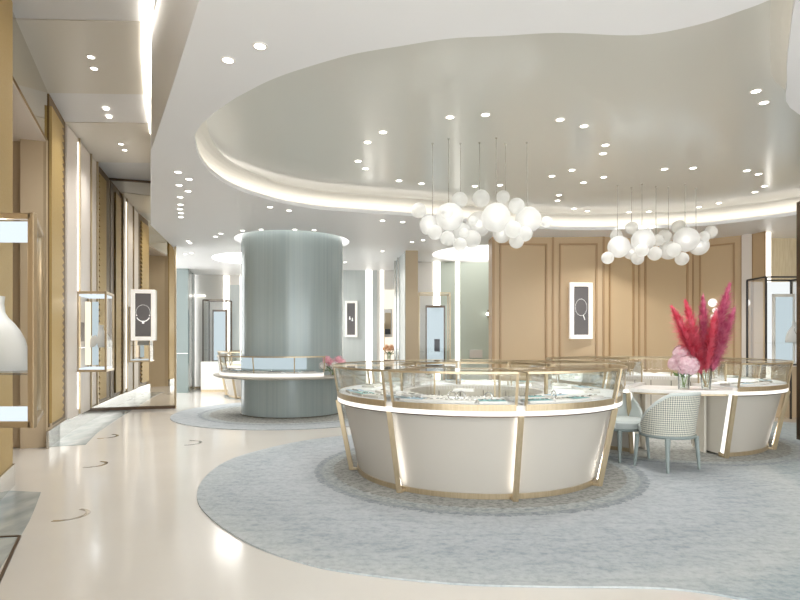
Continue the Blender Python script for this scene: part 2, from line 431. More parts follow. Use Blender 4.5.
zigzag(y94_+.1, 10.5, True).build('zigzag_panel', 'gold', wl)
mb = MB(); wslab(mb, y94_, 10.85, 0, .012, .25, ZU-.02, 3); mb.build('gold_backing', 'golddark', wl)
y75, y87, y94 = wy(76), wy(88), wy(94.5)
for a, b, m_, z0 in ((8.09, y75, 'cream', .2), (y75+.06, y87-.02, 'cream', .2), (y87+.06, y94-.03, 'cream', .25)):
    mb = MB(); wslab(mb, a, b, .0, .035, z0, ZU-.04, 3); mb.build('fabric_panel', m_, wl)
for a in (y75, y87, y94):
    mb = MB(); wslab(mb, a, a+.03, 0, .06, .22, ZU-.02, 1); mb.build('brass_fin', 'brass', wl)
for a in (y75-.05, y87+.05):
    mb = MB(); wslab(mb, a, a+.018, .035, .045, .3, ZU-.1, 1); mb.build('strip_light', 'strip', wl)
# the mirror closing the corridor
d = Vector((MIR1[0]-MIR0[0], MIR1[1]-MIR0[1])).normalized(); nrm = Vector((-d.y, d.x))
mq = [MIR0, MIR1, (MIR1[0]+nrm.x*.1, MIR1[1]+nrm.y*.1), (MIR0[0]+nrm.x*.1, MIR0[1]+nrm.y*.1)]
mw = struct(MB().prism(mq, .03, ZU).build('wall_far_left', 'mirror'), 'full height mirror closing the left corridor', 'mirror')
MB().bar((*(Vector(MIR0)-nrm*.01), .03), (*(Vector(MIR1)-nrm*.01), .03), .03, .06).build('base_rail', 'bronze', mw)
MB().bar((*(Vector(MIR0)-nrm*.01), ZU-.02), (*(Vector(MIR1)-nrm*.01), ZU-.02), .03, .04).build('top_rail', 'bronze', mw)
MB().bar((MIR1[0], MIR1[1]-.01, 0), (MIR1[0], MIR1[1]-.01, ZC), .03).build('edge_post', 'brass', mw)

# ------------------------------------------------------------------ ceilings
EDGE = [(1.2, -3), (.3, -.6), (-.4, 1.2), (-1.11, 3.10), (-1.63, 4.05), (-2.46, 5.54), (-4.06, 9.12), (-4.6, 11.4), (-6.4, 16), (-9, 18.5)]
outer = EDGE + [(9.5, 18.5), (9.5, -3)]
CUT = spline([(-1.946, 5.317), (-2.081, 5.845), (-2.128, 6.373), (-2.045, 6.942), (-1.817, 7.4), (-1.528, 7.78), (-1.0, 8.11), (0, 8.42), (.77, 8.7), (1.64, 9.2), (2.7, 9.5), (3.4, 9.53), (4.18, 9.4), (4.93, 9.2),
              (5.5, 8.8), (6.0, 8.3), (6.3, 7.5), (6.1, 6.4), (5.0, 5.6), (3.34, 4.68), (2.8, 4.05), (2.34, 3.35), (2.14, 3.06), (1.98, 3.18), (1.79, 3.34), (1.48, 3.46), (.98, 3.435), (.62, 3.47), (.31, 3.5), (0, 3.59), (-.33, 3.70), (-.70, 3.9), (-.934, 4.054), (-1.143, 4.232), (-1.348, 4.427), (-1.634, 4.755), (-1.84, 5.06)], 5)
def circ(c, r, n=48): return [(c[0]+r*cos(2*pi*i/n), c[1]+r*sin(2*pi*i/n)) for i in range(n)]
DISC2, DISC3 = (-3.35, 12.95), (1.9, 12.2)
holes = [CUT, circ(COLC, 1.07), circ(DISC2, .95), circ(DISC3, 1.2)]
loops = [outer] + holes
flat = [p for l in loops for p in l]
tri = tessellate_polygon([[Vector((x, y, 0)) for x, y in l] for l in loops])
mb = MB().add([(x, y, ZC) for x, y in flat], [tuple(t) for t in tri])
mb.add([(x, y, ZC+.05) for x, y in flat], [tuple(t) for t in tri])
for l in holes:
    n = len(l); mb.add([(x, y, ZC) for x, y in l] + [(x, y, ZC+.05) for x, y in l], [(i, (i+1) % n, (i+1) % n+n, i+n) for i in range(n)])
n = len(EDGE); mb.add([(x, y, ZC) for x, y in EDGE] + [(x, y, ZU) for x, y in EDGE], [(i, i+1, i+1+n, i+n) for i in range(n-1)])
ce = struct(mb.build('ceiling', 'ceil', fix=False), 'pale flat ceiling with large free form recess', 'ceiling')
# recess
def ring(l0, z0, l1, z1, m):
    n = len(l0); m.add([(x, y, z0) for x, y in l0] + [(x, y, z1) for x, y in l1], [(i, (i+1) % n, (i+1) % n+n, i+n) for i in range(n)])
o2 = offset(CUT, .22); o3 = offset(CUT, .16); o4 = offset(CUT, .02)
mb = MB(); ring(CUT, ZC+.05, o2, ZC+.05, mb); ring(o2, ZC+.05, o2, ZC+.10, mb); prev = (o2, ZC+.10)
for q_ in range(1, 9):
    a_ = q_/8*pi/2; l_ = offset(CUT, .22-.32*(1-cos(a_))); z_ = ZC+.10+(ZR-ZC-.10)*sin(a_); ring(prev[0], prev[1], l_, z_, mb); prev = (l_, z_)
cove_mb, mb = mb, MB(); o4 = prev[0]
cove_mb.build('recess_cove', 'covewall', ce, smooth=True, fix=False)
mb.add([(x, y, ZR) for x, y in o4], [tuple(t) for t in tessellate_polygon([[Vector((x, y, 0)) for x, y in o4]])])
mb.build('ceiling_recess', 'recess', ce, smooth=True, fix=False)
mb = MB(); a_, b_ = offset(CUT, .12), offset(CUT, .18); ring(a_, ZC+.065, b_, ZC+.065, mb)
mb.build('cove_light', 'cove', ce, fix=False)
for c, r, s in ((COLC, 1.07, 1), (DISC2, .95, 1), (DISC3, 1.2, 1)):
    mb = MB().lathe([(r, 0), (r+.12, 0), (r+.12, .16), (.01, .16)], 48, (c[0], c[1], ZC+.05)); mb.f.pop()
    mb.build('light_dome', 'dome' if c == DISC2 else 'softdome', ce, fix=False)
    mb = MB().lathe([(r+.03, .02), (r+.1, .02)], 48, (c[0], c[1], ZC+.05)); mb.f = mb.f[:48]
    mb.build('cove_light', 'coldcove', ce, fix=False)
# corridor ceiling
SL = [(-2.05, 4.5), (-2.40, 5.2), (-2.82, 6.1), (-3.36, 7.37), (-3.79, 8.5)]; SRr = [(-1.93, 4.5), (-2.29, 5.2), (-2.70, 6.1), (-3.28, 7.37), (-3.775, 8.5)]
cu = struct(MB().box(-9, 9.5, -3, 18.5, ZU, ZU+.05).build('ceiling_corridor', 'corr'), 'high white ceiling over the left corridor', 'ceiling')
def bandpoly(y0, y1):
    return [(-9, y0), (2, y0), (2, y1), (-9, y1)]
for y0, y1 in ((2.4, 4.2), (5.5, 7.13), (8.1, 9.9)):
    a = [(wallx(min(y, 10.9)) if y > 1.6 else -1.6, y) for y in (y0, (y0+y1)/2, y1)]
    MB().prism(a + [(0, y1+.15), (0, y0+.15)], ZU-.012, ZU-.0005).build('champagne_band', 'champ', cu)  # thin champagne coloured bands across the corridor ceiling
MB().prism(SL[::-1] + SRr, ZU-.03, ZU-.013).build('slot_light', 'slotlamp', cu)
# a champagne valance beside the slot
MB().prism([(x+.004, y) for x, y in SRr] + [(-.9, 8.5), (-.9, 4.5)], ZU-.06, ZU-.012).build('valance', 'corr', cu)

# ------------------------------------------------------------------ downlights
SPOT = 15
sl = bpy.data.lights.new('downlight', 'SPOT'); sl.energy = SPOT; sl.spot_size = R(120); sl.spot_blend = .9; sl.shadow_soft_size = .015; sl.color = (1, .995, .985)
wall_lamp = sl.copy(); wall_lamp.energy = SPOT*2.6
high_lamp = sl.copy(); high_lamp.energy = SPOT*2.1
trim_me = lens_me = None
def downlight(px, py, zc, label, group):
    global trim_me, lens_me
    y = (zc-H)*F/(HZ-py); x = PX(px, y)
    e = empty('downlight', label, 'ceiling light', (x, y, zc), 0, group)
    if not trim_me:
        m = MB().arc([(.036, -.004), (.05, -.004), (.05, .001), (.036, .001)], 0, 360, 20); t = m.build('trim_ring', 'white', e, smooth=True); trim_me = t.data
        m = MB().lathe([(.001, -.003), (.037, -.003), (.037, .0), (.001, .0)], 20); t = m.build('lens', 'lens', e); lens_me = t.data
    else:
        for nm, me in (('trim_ring', trim_me), ('lens', lens_me)):
            o = bpy.data.objects.new(nm, me); col.objects.link(o); o.parent = e
    if hypot(x-COLC[0], y-COLC[1]) > 1.75:
        l = bpy.data.objects.new('lamp', wall_lamp if zc == ZR and py > 198 and px > 600 else high_lamp if zc > 4 else sl); col.objects.link(l); l.parent = e; l.location = (0, 0, -.03)
ORD = ['first', 'second', 'third', 'fourth', 'fifth', 'sixth', 'seventh', 'eighth', 'ninth', 'tenth', 'eleventh', 'twelfth', 'thirteenth', 'fourteenth', 'fifteenth', 'sixteenth']
def cluster(pts, zc, what, frm, group):
    for i, (px, py) in enumerate(pts):
        downlight(px, py, zc, f'{ORD[i]} round downlight {frm} {what}', group)
cluster([(91, 57), (94, 68.5), (106, 109), (109, 117), (121, 144), (124.5, 150)], ZU-.014, 'on the high corridor ceiling', 'from the camera', 'corridor downlights')
cluster([(178, 172), (189, 179), (179, 185), (188, 191), (180, 197), (180.5, 204.5), (180, 209), (181, 213), (181, 217), (188, 241), (190, 243), (185, 254), (191.5, 253)], ZC, 'in the line along the pale ceiling left edge', 'from the camera', 'downlights along the left edge')
cluster([(228, 60), (260, 46)], ZC, 'of the near pair on the pale ceiling', 'from the left', 'near pair of downlights')
cluster([(215.5, 236.5), (221, 233.5), (242.5, 230.5), (261, 229.5), (270, 207), (289, 210.5), (295, 229.5), (314, 230)], ZC, 'on the pale ceiling before the column', 'from the left', 'downlights before the column')
cluster([(383, 221), (382.5, 251), (402.7, 222), (412, 242), (423, 240), (345, 262)], ZC, 'on the pale ceiling right of the column', 'listed', 'downlights right of the column') if False else None
for px, py, w in ((345, 262, 'pale ceiling close right of the column top'), (382.5, 220.5, 'pale ceiling just below the recess rim, left one of two'), (382.5, 251, 'pale ceiling before the far grey panels'), (402.7, 222, 'pale ceiling just below the recess rim, right one of two'), (412, 242, 'pale ceiling above the tan pillar, left one'), (423, 240, 'pale ceiling above the tan pillar, right one')):
    downlight(px, py, ZC, 'small round downlight in the ' + w, 'downlights right of the column')
REC = [((358, 161), (365.5, 168.5), (367.5, 142), (383, 132)), ((399, 180.5), (421.5, 183.5), (450, 117), (475, 186), (485.5, 114.5), (500, 185)),
       ((552, 176), (557.5, 200.5), (559, 195), (560, 119.5), (572, 170), (574, 208.5), (583.5, 182.5), (584, 126), (587.5, 211)),
       ((603, 153.5), (603.8, 177), (605.5, 145), (629, 212), (649, 211.5), (664.5, 169), (693, 168)),
       ((699, 207), (719, 203), (747, 170.5), (755, 192), (756, 91), (758.5, 174), (764, 102.5), (764.5, 186))]
for pts, w, g in zip(REC, ('at the left end of the ceiling recess', 'in the recess around the left chandelier', 'in the recess between the two chandeliers', 'in the recess around the right chandelier', 'at the right end of the ceiling recess'),
                     ('left', 'left chandelier', 'middle', 'right chandelier', 'right')):
    cluster(pts, ZR, w, 'from the left', f'recess downlights {g}')

# ------------------------------------------------------------------ column
cl = empty('column', 'round sea green lacquered column with vertical streaks', 'column', (*COLC, 0)); cl['kind'] = 'structure'
MB().lathe([(.94, .0), (.94, ZC+.2)], 72).build('shaft', 'column', cl, smooth=True)
MB().arc([(.935, .0), (.955, .0), (.955, .03), (.935, .03)], 0, 360, 72).build('base_ring', 'plinth', cl)

# ------------------------------------------------------------------ back walls
def wallbox(name, m, px0, px1, y, z0=0, z1=ZC, t=.1, parent=None, front=0):
    return MB().box(PX(px0, y), PX(px1, y), y-front, y+t, z0, z1).build(name, m, parent)
wb = struct(MB().box(-9, 9.5, 16.6, 16.8, 0, ZU).build('wall_back', 'white'), 'white far wall beyond the column', 'wall')
struct(MB().box(7.8, 8, 1.5, 17, 0, ZC).build('wall_right', 'tan'), 'tan wall at the far right', 'wall')
# left background
gl = struct(wallbox('wall_teal', 'bluepanel', 176.5, 188, 14.6), 'pale teal glossy panels beside the corridor mirror', 'wall')
MB().prism([(PX(188, 14.6)-.002, 14.702), (PX(193, 15.9), 15.9), (PX(188, 14.6)-.3, 15.9), (PX(188, 14.6)-.1, 14.702)], 0, ZC).build('return_panel', 'bluepanel', gl)
MB().box(PX(176.5, 14.6), PX(188, 14.6), 14.58, 14.6, 1.02, 1.035).build('seam', 'plinth', gl)
wa = struct(wallbox('wall_alcove', 'white', 190, 246, 16.0, 0, ZC), 'white wall of the alcove left of the column', 'wall')
MB().box(PX(192, 16), PX(226, 16), 15.96, 16, 0, .05).build('baseboard', 'brass', wa)
for px0, px1 in ((223.5, 229), (240, 243)): wallbox('strip_light', 'strip', px0, px1, 15.98, .05, ZC-.03, .02, wa)
wallbox('grey_panel', 'greypanel', 230, 240, 15.97, 0, 2.95, .03, wa)
wallbox('ceiling_strip', 'strip', 195, 205, 15.97, 2.62, 2.66, .02, wa)
# centre background
wc = struct(wallbox('wall_centre', 'white', 330, 404, 15.0, 0, ZC), 'pale wall right of the column with grey panels', 'wall')
wallbox('grey_panel', 'greypanel', 336, 365.5, 14.98, 0, HY(270, 15), .06, wc)
wallbox('strip_light', 'strip', 366, 372, 14.99, 0, HY(270, 15), .02, wc)
wallbox('grey_panel', 'greypanel', 372.5, 377, 14.97, 0, HY(269, 15), .04, wc)
wallbox('strip_light', 'strip', 380.5, 383.5, 14.98, 0, HY(268, 15), .02, wc)
wallbox('niche_back', 'nichelit', 384, 396, 14.97, .7, HY(290, 15), .03, wc)
fin = MB().prism([(PX(394, 13.6), 13.6), (PX(405, 11.75), 11.75), (PX(405, 11.75)+.05, 11.77), (PX(394, 13.6)+.05, 13.65)], 0, ZC).build('wall_fin', 'greypanel')
struct(fin, 'grey glossy fin wall beside the tan pillar', 'wall')
for px, yy in ((396, 13.2), (399, 12.7)):
    MB().bar((PX(px, yy)-.02, yy, 0), (PX(px, yy)-.02, yy, ZC), .04).build('fin_edge', 'plinth', fin)
struct(MB().box(PX(405.5, 11.7), PX(418, 11.7), 11.7, 12.1, 0, ZC).build('pillar', 'tan'), 'slim tan pillar left of the sage alcove', 'pillar')
# sage alcove
wg = struct(wallbox('wall_sage', 'white', 406, 530, 13.4, 0, ZC), 'pale wall of the alcove behind the tan pillar', 'wall')
wallbox('strip_light', 'strip', 433.5, 440, 13.38, 0, HY(262, 13.4), .02, wg)
wallbox('sage_panel', 'greenpanel', 440.5, 455, 13.37, 0, HY(262, 13.4), .04, wg)
wallbox('strip_light', 'strip', 455.5, 459.5, 13.38, 0, HY(261, 13.4), .02, wg)
wallbox('sage_panel', 'greenpanel', 460, 530, 13.36, 0, HY(262.5, 13.4), .05, wg)
# tan panelled wall
TP = [(493.5, 10.17), (553, 10.2), (603.5, 10.15), (639, 10.35), (693, 10.55), (742, 10.0), (752, 9.9), (766, 9.62)]
TW = [(PX(a, b), b) for a, b in TP]
back = [(x+.02, y+.25) for x, y in TW]
wt = struct(MB().prism(TW + back[::-1], 0, ZC).build('wall_tan', 'tanwall'), 'curved wall of tan panels behind the counters', 'wall')
def on(i, t, out):
    a, b = Vector(TW[i]), Vector(TW[i+1]); d_ = (b-a).normalized(); n_ = Vector((d_.y, -d_.x)); p = a.lerp(b, t) + n_*out
    return p
def tpanel(i, t0, t1, z0, z1, m, name, th=.02, base=0):
    a, b, c, d_ = on(i, t0, base), on(i, t1, base), on(i, t1, base+th), on(i, t0, base+th)
    MB().prism([tuple(a), tuple(b), tuple(c), tuple(d_)], z0, z1).build(name, m, wt)
for i in range(7):
    L_ = (Vector(TW[i+1])-Vector(TW[i])).length; e = .05/L_; f_ = .035/L_
    if i == 5: continue
    g = .11/L_
    if L_ > .4:
        m = MB()
        z0, z1 = .15, ZC-.12
        for (t0, t1, a, b) in ((g, 1-g, z1-.03, z1), (g, 1-g, z0, z0+.03), (g, g+.03/L_, z0, z1), (1-g-.03/L_, 1-g, z0, z1)):
            m.prism([tuple(on(i, t0, 0)), tuple(on(i, t1, 0)), tuple(on(i, t1, .025)), tuple(on(i, t0, .025))], a, b)
        m.build('panel_moulding', 'tanedge', wt)
    tpanel(i, 1-.018/L_, 1, 0, ZC, 'tanedge', 'panel_joint', .014)
    tpanel(i, 0, .018/L_, 0, ZC, 'tanedge', 'panel_joint', .014)
tpanel(5, .0, 1, 0, ZC, 'cream', 'pale_pilaster', .04)
# wall end left
MB().box(TW[0][0]-.03, TW[0][0], 10.15, 10.55, 0, ZC).build('wall_end', 'tanedge', wt)
# right alcove
wr = struct(MB().box(6.35, 7.8, 10.3, 10.4, 0, ZC).build('wall_alcove_right', 'palegold'), 'gold textured wall of the alcove at the far right', 'wall')
MB().box(PX(767, 9.75), PX(771, 9.75), 9.75, 9.8, 0, ZC).build('strip_light', 'strip', wr)
MB().box(PX(766, 9.9), 7.8, 9.9, 10.3, 0, .95).build('base_cabinet', 'tan', wr)
struct(MB().bar((5.44, 7.6, 0), (5.44, 7.6, ZC), .07, .07).build(f'trim_{k}', 'bronze'), 'dark bronze post at the right edge', 'post'); k += 1

# ------------------------------------------------------------------ counters
RB0, RB1, RF, RT, RG = 1.245, 1.40, 1.315, 1.46, 1.51      # body bottom/top, post foot, band, glass top
ZB0, ZB1, ZD, ZG = .728, .768, .814, 1.085
RI, RCI = .79, .70
def P3(r, t, z): return (r*sin(R(t)), -r*cos(R(t)), z)
def counter(label, center, posts, skip=(), lit=()):
    """ring counter; posts = start angle of the 45 degree bays, skip = bays left open as a desk"""
    c = empty('counter', label, 'counter', (*center, .0125))
    bays = [b for b in range(8) if b not in skip]
    for b in bays:
        t0, t1 = posts+45*b, posts+45*(b+1)
        MB().arc([(RB0-.03, .045), (RB0, .045), (RB0+.075, .375), (RB1, ZB0), (RB1-.05, ZB0)], t0+.02, t1-.02, 16).build('body_panel', 'offwhite', c, smooth=True)
        MB().arc([(RB0-.06, 0), (RB0+.012, 0), (RB0+.012, .045), (RB0-.06, .045)], t0, t1, 16).build('plinth', 'brass', c)
        MB().arc([(RCI, 0.02), (RCI+.03, 0.02), (RCI+.03, ZD-.01), (RCI, ZD-.01)], t0, t1, 16).build('cabinet_back', 'cabinet', c, smooth=True)
        m = MB()
        for z in (.3, .57): m.arc([(RCI-.004, z), (RCI+.001, z), (RCI+.001, z+.008), (RCI-.004, z+.008)], t0+1, t1-1, 16)
        for q in (0, .5, 1): m.bar(P3(RCI-.001, t0+45*q, .05), P3(RCI-.001, t0+45*q, ZD-.06), .008, .006)
        m.build('drawer_gap', 'seam', c)
    runs = []
    for b in bays:
        if runs and runs[-1][1] == b: runs[-1][1] = b+1
        else: runs.append([b, b+1])
    for a, b in runs:
        t0, t1 = posts+45*a, posts+45*b
        MB().arc([(RB1-.02, ZB0), (RT, ZB0), (RT+.002, ZB0+.012), (RT+.004, ZB1), (RB1-.02, ZB1)], t0, t1).build('light_band', 'band', c, smooth=True)
        MB().arc([(RB1-.02, ZB0-.009), (RT-.001, ZB0-.009), (RT-.001, ZB0-.001), (RB1-.02, ZB0-.001)], t0, t1).build('band_trim', 'bronze', c, smooth=True)
        MB().arc([(RCI, ZB1), (RB1+.02, ZB1), (RB1+.02, ZD-.005), (RCI, ZD-.005)], t0, t1).build('worktop', 'white', c)
        if b - a < 8:
            for t in (t0, t1):
                s = .6 if t == t0 else -.6
                m = MB(); q = [P3(RCI+.03, t+s, .02), P3(RB0, t+s, .02), P3(RB1, t+s, ZB0), P3(RCI+.03, t+s, ZB0)]
                q2 = [P3(RCI+.03, t+2*s, .02), P3(RB0, t+2*s, .02), P3(RB1, t+2*s, ZB0), P3(RCI+.03, t+2*s, ZB0)]
                m.hexa(q, q2).build('end_panel', 'cabinet', c)
                m = MB().bar(P3(RF-.05, t-s*.5, .05), P3(RT-.05, t-s*.5, ZB0), .03, .05); m.build('end_light', 'band', c)
    ts = sorted({posts+45*b for b in bays} | {posts+45*(b+1) for b in bays if (b+1) % 8 in skip})
    for t in ts:
        m = MB(); m.bar(P3(RF, t, 0), P3(RT-.002, t, ZB0+.002), .048, .03, (0, 0, 1))
        m.bar(P3(RF+.012, t, .012), P3(RB0-.03, t, .012), .048, .024)
        m.build('post', 'brass', c, bevel=.003)
        a, b = P3(RF-.019, t-.35, .06), P3(RT-.021, t-.32, ZB0-.01); a2, b2 = P3(RF-.019, t+.35, .06), P3(RT-.021, t+.32, ZB0-.01)
        if t in lit: MB().add([a, a2, b2, b], [(0, 1, 2, 3)]).build('edge_light', 'edge', c, fix=False)
    return c
def case_proto(root, width):
    """curved glass showcase of one bay, centred on angle 0"""
    a, b = -width/2+1.6, width/2-1.6
    MB().arc([(RI, ZD-.004), (RT-.012, ZD-.004), (RT-.012, ZD+.004), (RI, ZD+.004)], a, b, 14).build('deck', 'deck', root)
    MB().sheet([(RT, ZD), (RG-.006, ZG-.01)], a, b, 14).build('front_glass', 'glass', root, smooth=True, fix=False)
    MB().arc([(RI, ZG-.006), (RG-.004, ZG-.006), (RG-.004, ZG+.002), (RI, ZG+.002)], a, b, 14).build('top_glass', 'glass', root)
    MB().sheet([(RI+.004, ZD), (RI+.004, ZG-.01)], a, b, 14).build('rear_glass', 'glass', root, smooth=True, fix=False)
    for t in (a, b):
        MB().add([P3(RI, t, ZD), P3(RT, t, ZD), P3(RG-.006, t, ZG-.01), P3(RI, t, ZG-.01)], [(0, 1, 2, 3)]).build('end_glass', 'glass', root, fix=False)
    m = MB().arc([(RT-.015, ZB1+.001), (RT+.004, ZB1+.001), (RT+.006, ZD+.008), (RT-.006, ZD+.008)], a, b, 14); m.build('bottom_rail', 'brass', root)
    m = MB().arc([(RG-.012, ZG-.012), (RG+.002, ZG-.012), (RG+.002, ZG+.006), (RG-.012, ZG+.006)], a, b, 14); m.build('top_rail', 'brass', root)
    m = MB().arc([(RI, ZG-.008), (RI+.036, ZG-.008), (RI+.036, ZG+.004), (RI, ZG+.004)], a, b, 14); m.arc([(RI, ZG-.022), (RI+.004, ZG-.022), (RI+.004, ZG-.007), (RI, ZG-.007)], a, b, 14); m.build('rear_rail', 'brass', root)
    for t in (a, b):
        m = MB(); m.bar(P3(RT-.003, t, ZD), P3(RG-.006, t, ZG), .022, .014); m.bar(P3(RI+.008, t, ZD), P3(RI+.008, t, ZG), .014); m.bar(P3(RI, t, ZG-.002), P3(RG-.01, t, ZG-.002), .012)
        m.build('end_frame', 'brass', root)
    MB().sheet([(RI+.006, ZG-.0095), (RI+.030, ZG-.0095)], a+1, b-1, 14).build('light_strip', 'caselamp', root, fix=False)
FP, RP = -83, -38
counter('cream flared round counter with brass posts in the foreground', FRONT, FP, lit=(-38, 7, 52))
counter('cream flared round counter with open desk bay at right', RIGHT, RP, skip=(0,), lit=(52,))
counter('small distant flared counter half hidden behind the green column', THIRD, -83)
proto = empty('glass_case', 'curved glass jewellery case on the front counter, left side end', 'glass case', (*FRONT, 0), 0, 'glass cases on the front counter')
case_proto(proto, 45)
cl_f = ['left side end', 'front left bay between left two posts', 'front right bay between right two posts', 'right side end near the woven chairs', 'rear right bay', 'rear bay towards the tan wall', 'rear bay towards the sage alcove', 'rear left bay']
def place_case(center, t, label, group, first=False):
    o = proto if first else copy_tree(proto)
    o.location = (*center, .0125); o.rotation_euler = (0, 0, R(t)); o['label'] = label; o['group'] = group
    return o
for b in range(8):
    place_case(FRONT, FP+45*b+22.5, 'curved glass jewellery case on front counter, ' + cl_f[b], 'glass cases on the front counter', b == 0)
cl_r = ['', 'near right bay beside the pink plumes', 'right side bay towards the bronze post', 'rear right bay', 'rear bay under the tan wall', 'rear left bay behind the vases', 'left bay behind the front counter', 'left end bay next to the desk']
for b in range(1, 8):
    place_case(RIGHT, RP+45*b+22.5, 'curved glass jewellery case on right counter, ' + cl_r[b], 'glass cases on the right counter')
for b in (0, 1, 2, 6, 7):
    place_case(THIRD, -83+45*b+22.5, f'glass case on the distant counter behind the column, {["left end", "front left", "front", "", "", "", "back left", "far left"][b]} bay', 'glass cases on the distant counter')
# desk bay of the right counter
dk = empty('desk', 'white curved desk top spanning the open bay of the right counter', 'desk', (*RIGHT, .0125))
ZDT = .742
MB().arc([(.82, ZDT), (RT, ZDT), (RT+.004, ZDT+.02), (RT, ZDT+.042), (.82, ZDT+.042)], RP+.5, RP+44.5, 20).build('desk_top', 'white', dk, smooth=True)
MB().arc([(RT-.1, .72), (RT-.06, .72), (RT-.06, ZDT), (RT-.1, ZDT)], RP+2, RP+43, 20).build('under_rail', 'brass', dk)
for t in (RP+1.4, RP+43.6): MB().bar(P3(.9, t, 0), P3(.9, t, ZDT), .03, .2).build('leg', 'cabinet', dk)
ZDESK = ZDT+.055

# ------------------------------------------------------------------ jewellery in the cases
def at(center, r, t, z): q = P3(r, t, z); return (center[0]+q[0], center[1]+q[1], q[2])
ZT = ZD + .0175
protoT = {}
def tray(center, r, t, kind, label, group, size=(.235, .16), h=.022):
    """flat suede tray with rim and a few pieces lying on it"""
    e = empty('jewellery_tray', label, 'jewellery tray', at(center, r, t, ZT), R(t), group)
    w, d_ = size
    MB().box(-w/2, w/2, -d_/2, d_/2, 0, h).build('base', 'white', e, bevel=.003)
    MB().box(-w/2+.008, w/2-.008, -d_/2+.008, d_/2-.008, h, h+.003).build('pad', kind, e)
    m = MB()
    for i in range(5): m.torus((-w/2+.03+i*(w-.06)/4, random.uniform(-.02, .02), h+.007), .011, .0028, 12, 6)
    m.build('rings', 'silver', e, smooth=True)
def bracelet(center, r, t, label, group, rad=.035, stand=False):
    e = empty('bracelet', label, 'bracelet', at(center, r, t, ZT), R(t), group)
    from mathutils import Euler
    MB().torus((0, 0, rad*.98+.006), rad, .006, 26, 8, 1, Euler((R(80), 0, R(15)))).build('band', 'silver', e, smooth=True)
    MB().box(-.03, .03, -.02, .02, 0, .006).build('foot', 'white', e)
def stand(center, r, t, label, group, h=.09):
    e = empty('display_stand', label, 'display stand', at(center, r, t, ZT), R(t), group)
    MB().lathe([(.025, 0), (.025, .006), (.008, .012), (.008, h-.01)], 16).build('stem', 'white', e)
    MB().box(-.09, .09, -.035, .035, h-.012, h+.012).build('top', 'white', e, bevel=.003)
def neckbust(e, s=1.0, jewel=True):
    secs = [(.0, .15, .06), (.015, .155, .066), (.08, .148, .07), (.14, .132, .068), (.18, .112, .064), (.215, .086, .056), (.24, .062, .046), (.262, .05, .042), (.30, .046, .04), (.335, .05, .042)]
    m = MB(); n = 24; vs = []
    for z, a, b in secs: vs += [(a*s*cos(2*pi*j/n), b*s*sin(2*pi*j/n)+(.0-.03*s*z), z*s) for j in range(n)]
    fs = [(i*n+j, i*n+(j+1) % n, (i+1)*n+(j+1) % n, (i+1)*n+j) for i in range(len(secs)-1) for j in range(n)]
    fs += [tuple(range(n))[::-1], tuple((len(secs)-1)*n+j for j in range(n))]
    m.add(vs, fs).build('bust', 'bust', e, smooth=True)
    if not jewel: return
    pts = []
    for i in range(21):
        a = pi*i/20; pts.append((.07*s*cos(a), -(.085+.014*sin(a))*s, (.215-.1*sin(a))*s))
    m = MB()
    for p in pts: m.sphere(p, .006*s, 8, 6)
    m.build('necklace', 'silver', e, smooth=True)
FIELD = []
kinds = ['white', 'sky', 'teal', 'white', 'sky', 'white', 'teal']
fr = [(-74, 'sky'), (-62, 'teal'), (-51, 'white'), (-31, 'sky'), (-22, 'white'), (-12.5, 'white'), (-1.5, 'teal'), (16, 'teal'), (26, 'white'), (34, 'teal'), (44, 'white')]
words = {'sky': 'pale blue', 'teal': 'teal', 'white': 'white'}
for i, (t, kd) in enumerate(fr):
    tray(FRONT, 1.3, t, kd, f'{words[kd]} tray of rings, {ORD[i]} from left in front row of front counter', 'trays in the front row of the front counter')
fr2 = [(-68, 'white'), (-56, 'sky'), (-28, 'white'), (-6, 'white'), (13, 'white'), (22, 'teal'), (38, 'sky')]
for i, (t, kd) in enumerate(fr2):
    tray(FRONT, 1.03, t, kd, f'{words[kd]} tray of rings, {ORD[i]} from left in inner row of front counter', 'trays in the inner row of the front counter', (.2, .14))
for i, (t, r) in enumerate(((-18, 1.13), (-14, 1.1), (-2, 1.15), (31, 1.12))):
    bracelet(FRONT, r, t, f'{ORD[i]} silver bracelet from the left, upright in front counter case', 'bracelets in the front counter')
stand(FRONT, 1.06, -13, 'white T shaped stand in the front counter, left of the middle post', 'stands in the front counter', .085)
stand(FRONT, 1.05, -45.5, 'white T shaped stand in the front counter, near its left end', 'stands in the front counter', .07)
for i, (t, kd) in enumerate(((75, 'white'), (95, 'sky'), (120, 'white'), (140, 'teal'), (163, 'white'), (185, 'sky'), (208, 'white'), (230, 'teal'), (252, 'white'))):
    tray(FRONT, 1.18, t, kd, f'{words[kd]} tray, {ORD[i]} counter clockwise in rear cases of front counter', 'trays in the rear cases of the front counter', (.24, .15))
rt = [(14, 'white'), (22, 'sky'), (31, 'white'), (40, 'white'), (60, 'sky'), (72, 'white'), (105, 'white'), (125, 'sky'), (152, 'white'), (165, 'white'), (180, 'sky'), (196, 'white'), (210, 'teal'), (226, 'white'), (243, 'sky'), (262, 'white')]
for i, (t, kd) in enumerate(rt):
    tray(RIGHT, 1.22, t, kd, f'{words[kd]} tray, {ORD[i]} counter clockwise from the plumes in right counter', 'trays in the right counter', (.2, .15))
def casebust(center, r, t, label, rz, s=.55):
    e = empty('necklace_bust', label, 'jewellery bust', at(center, r, t, ZT), rz, 'small busts in the right counter'); neckbust(e, s)
casebust(RIGHT, 1.05, 172, 'small white necklace bust in right counter rear case, right one', 0)
casebust(RIGHT, 1.05, 204, 'small white necklace bust in right counter rear case, left one', 0)
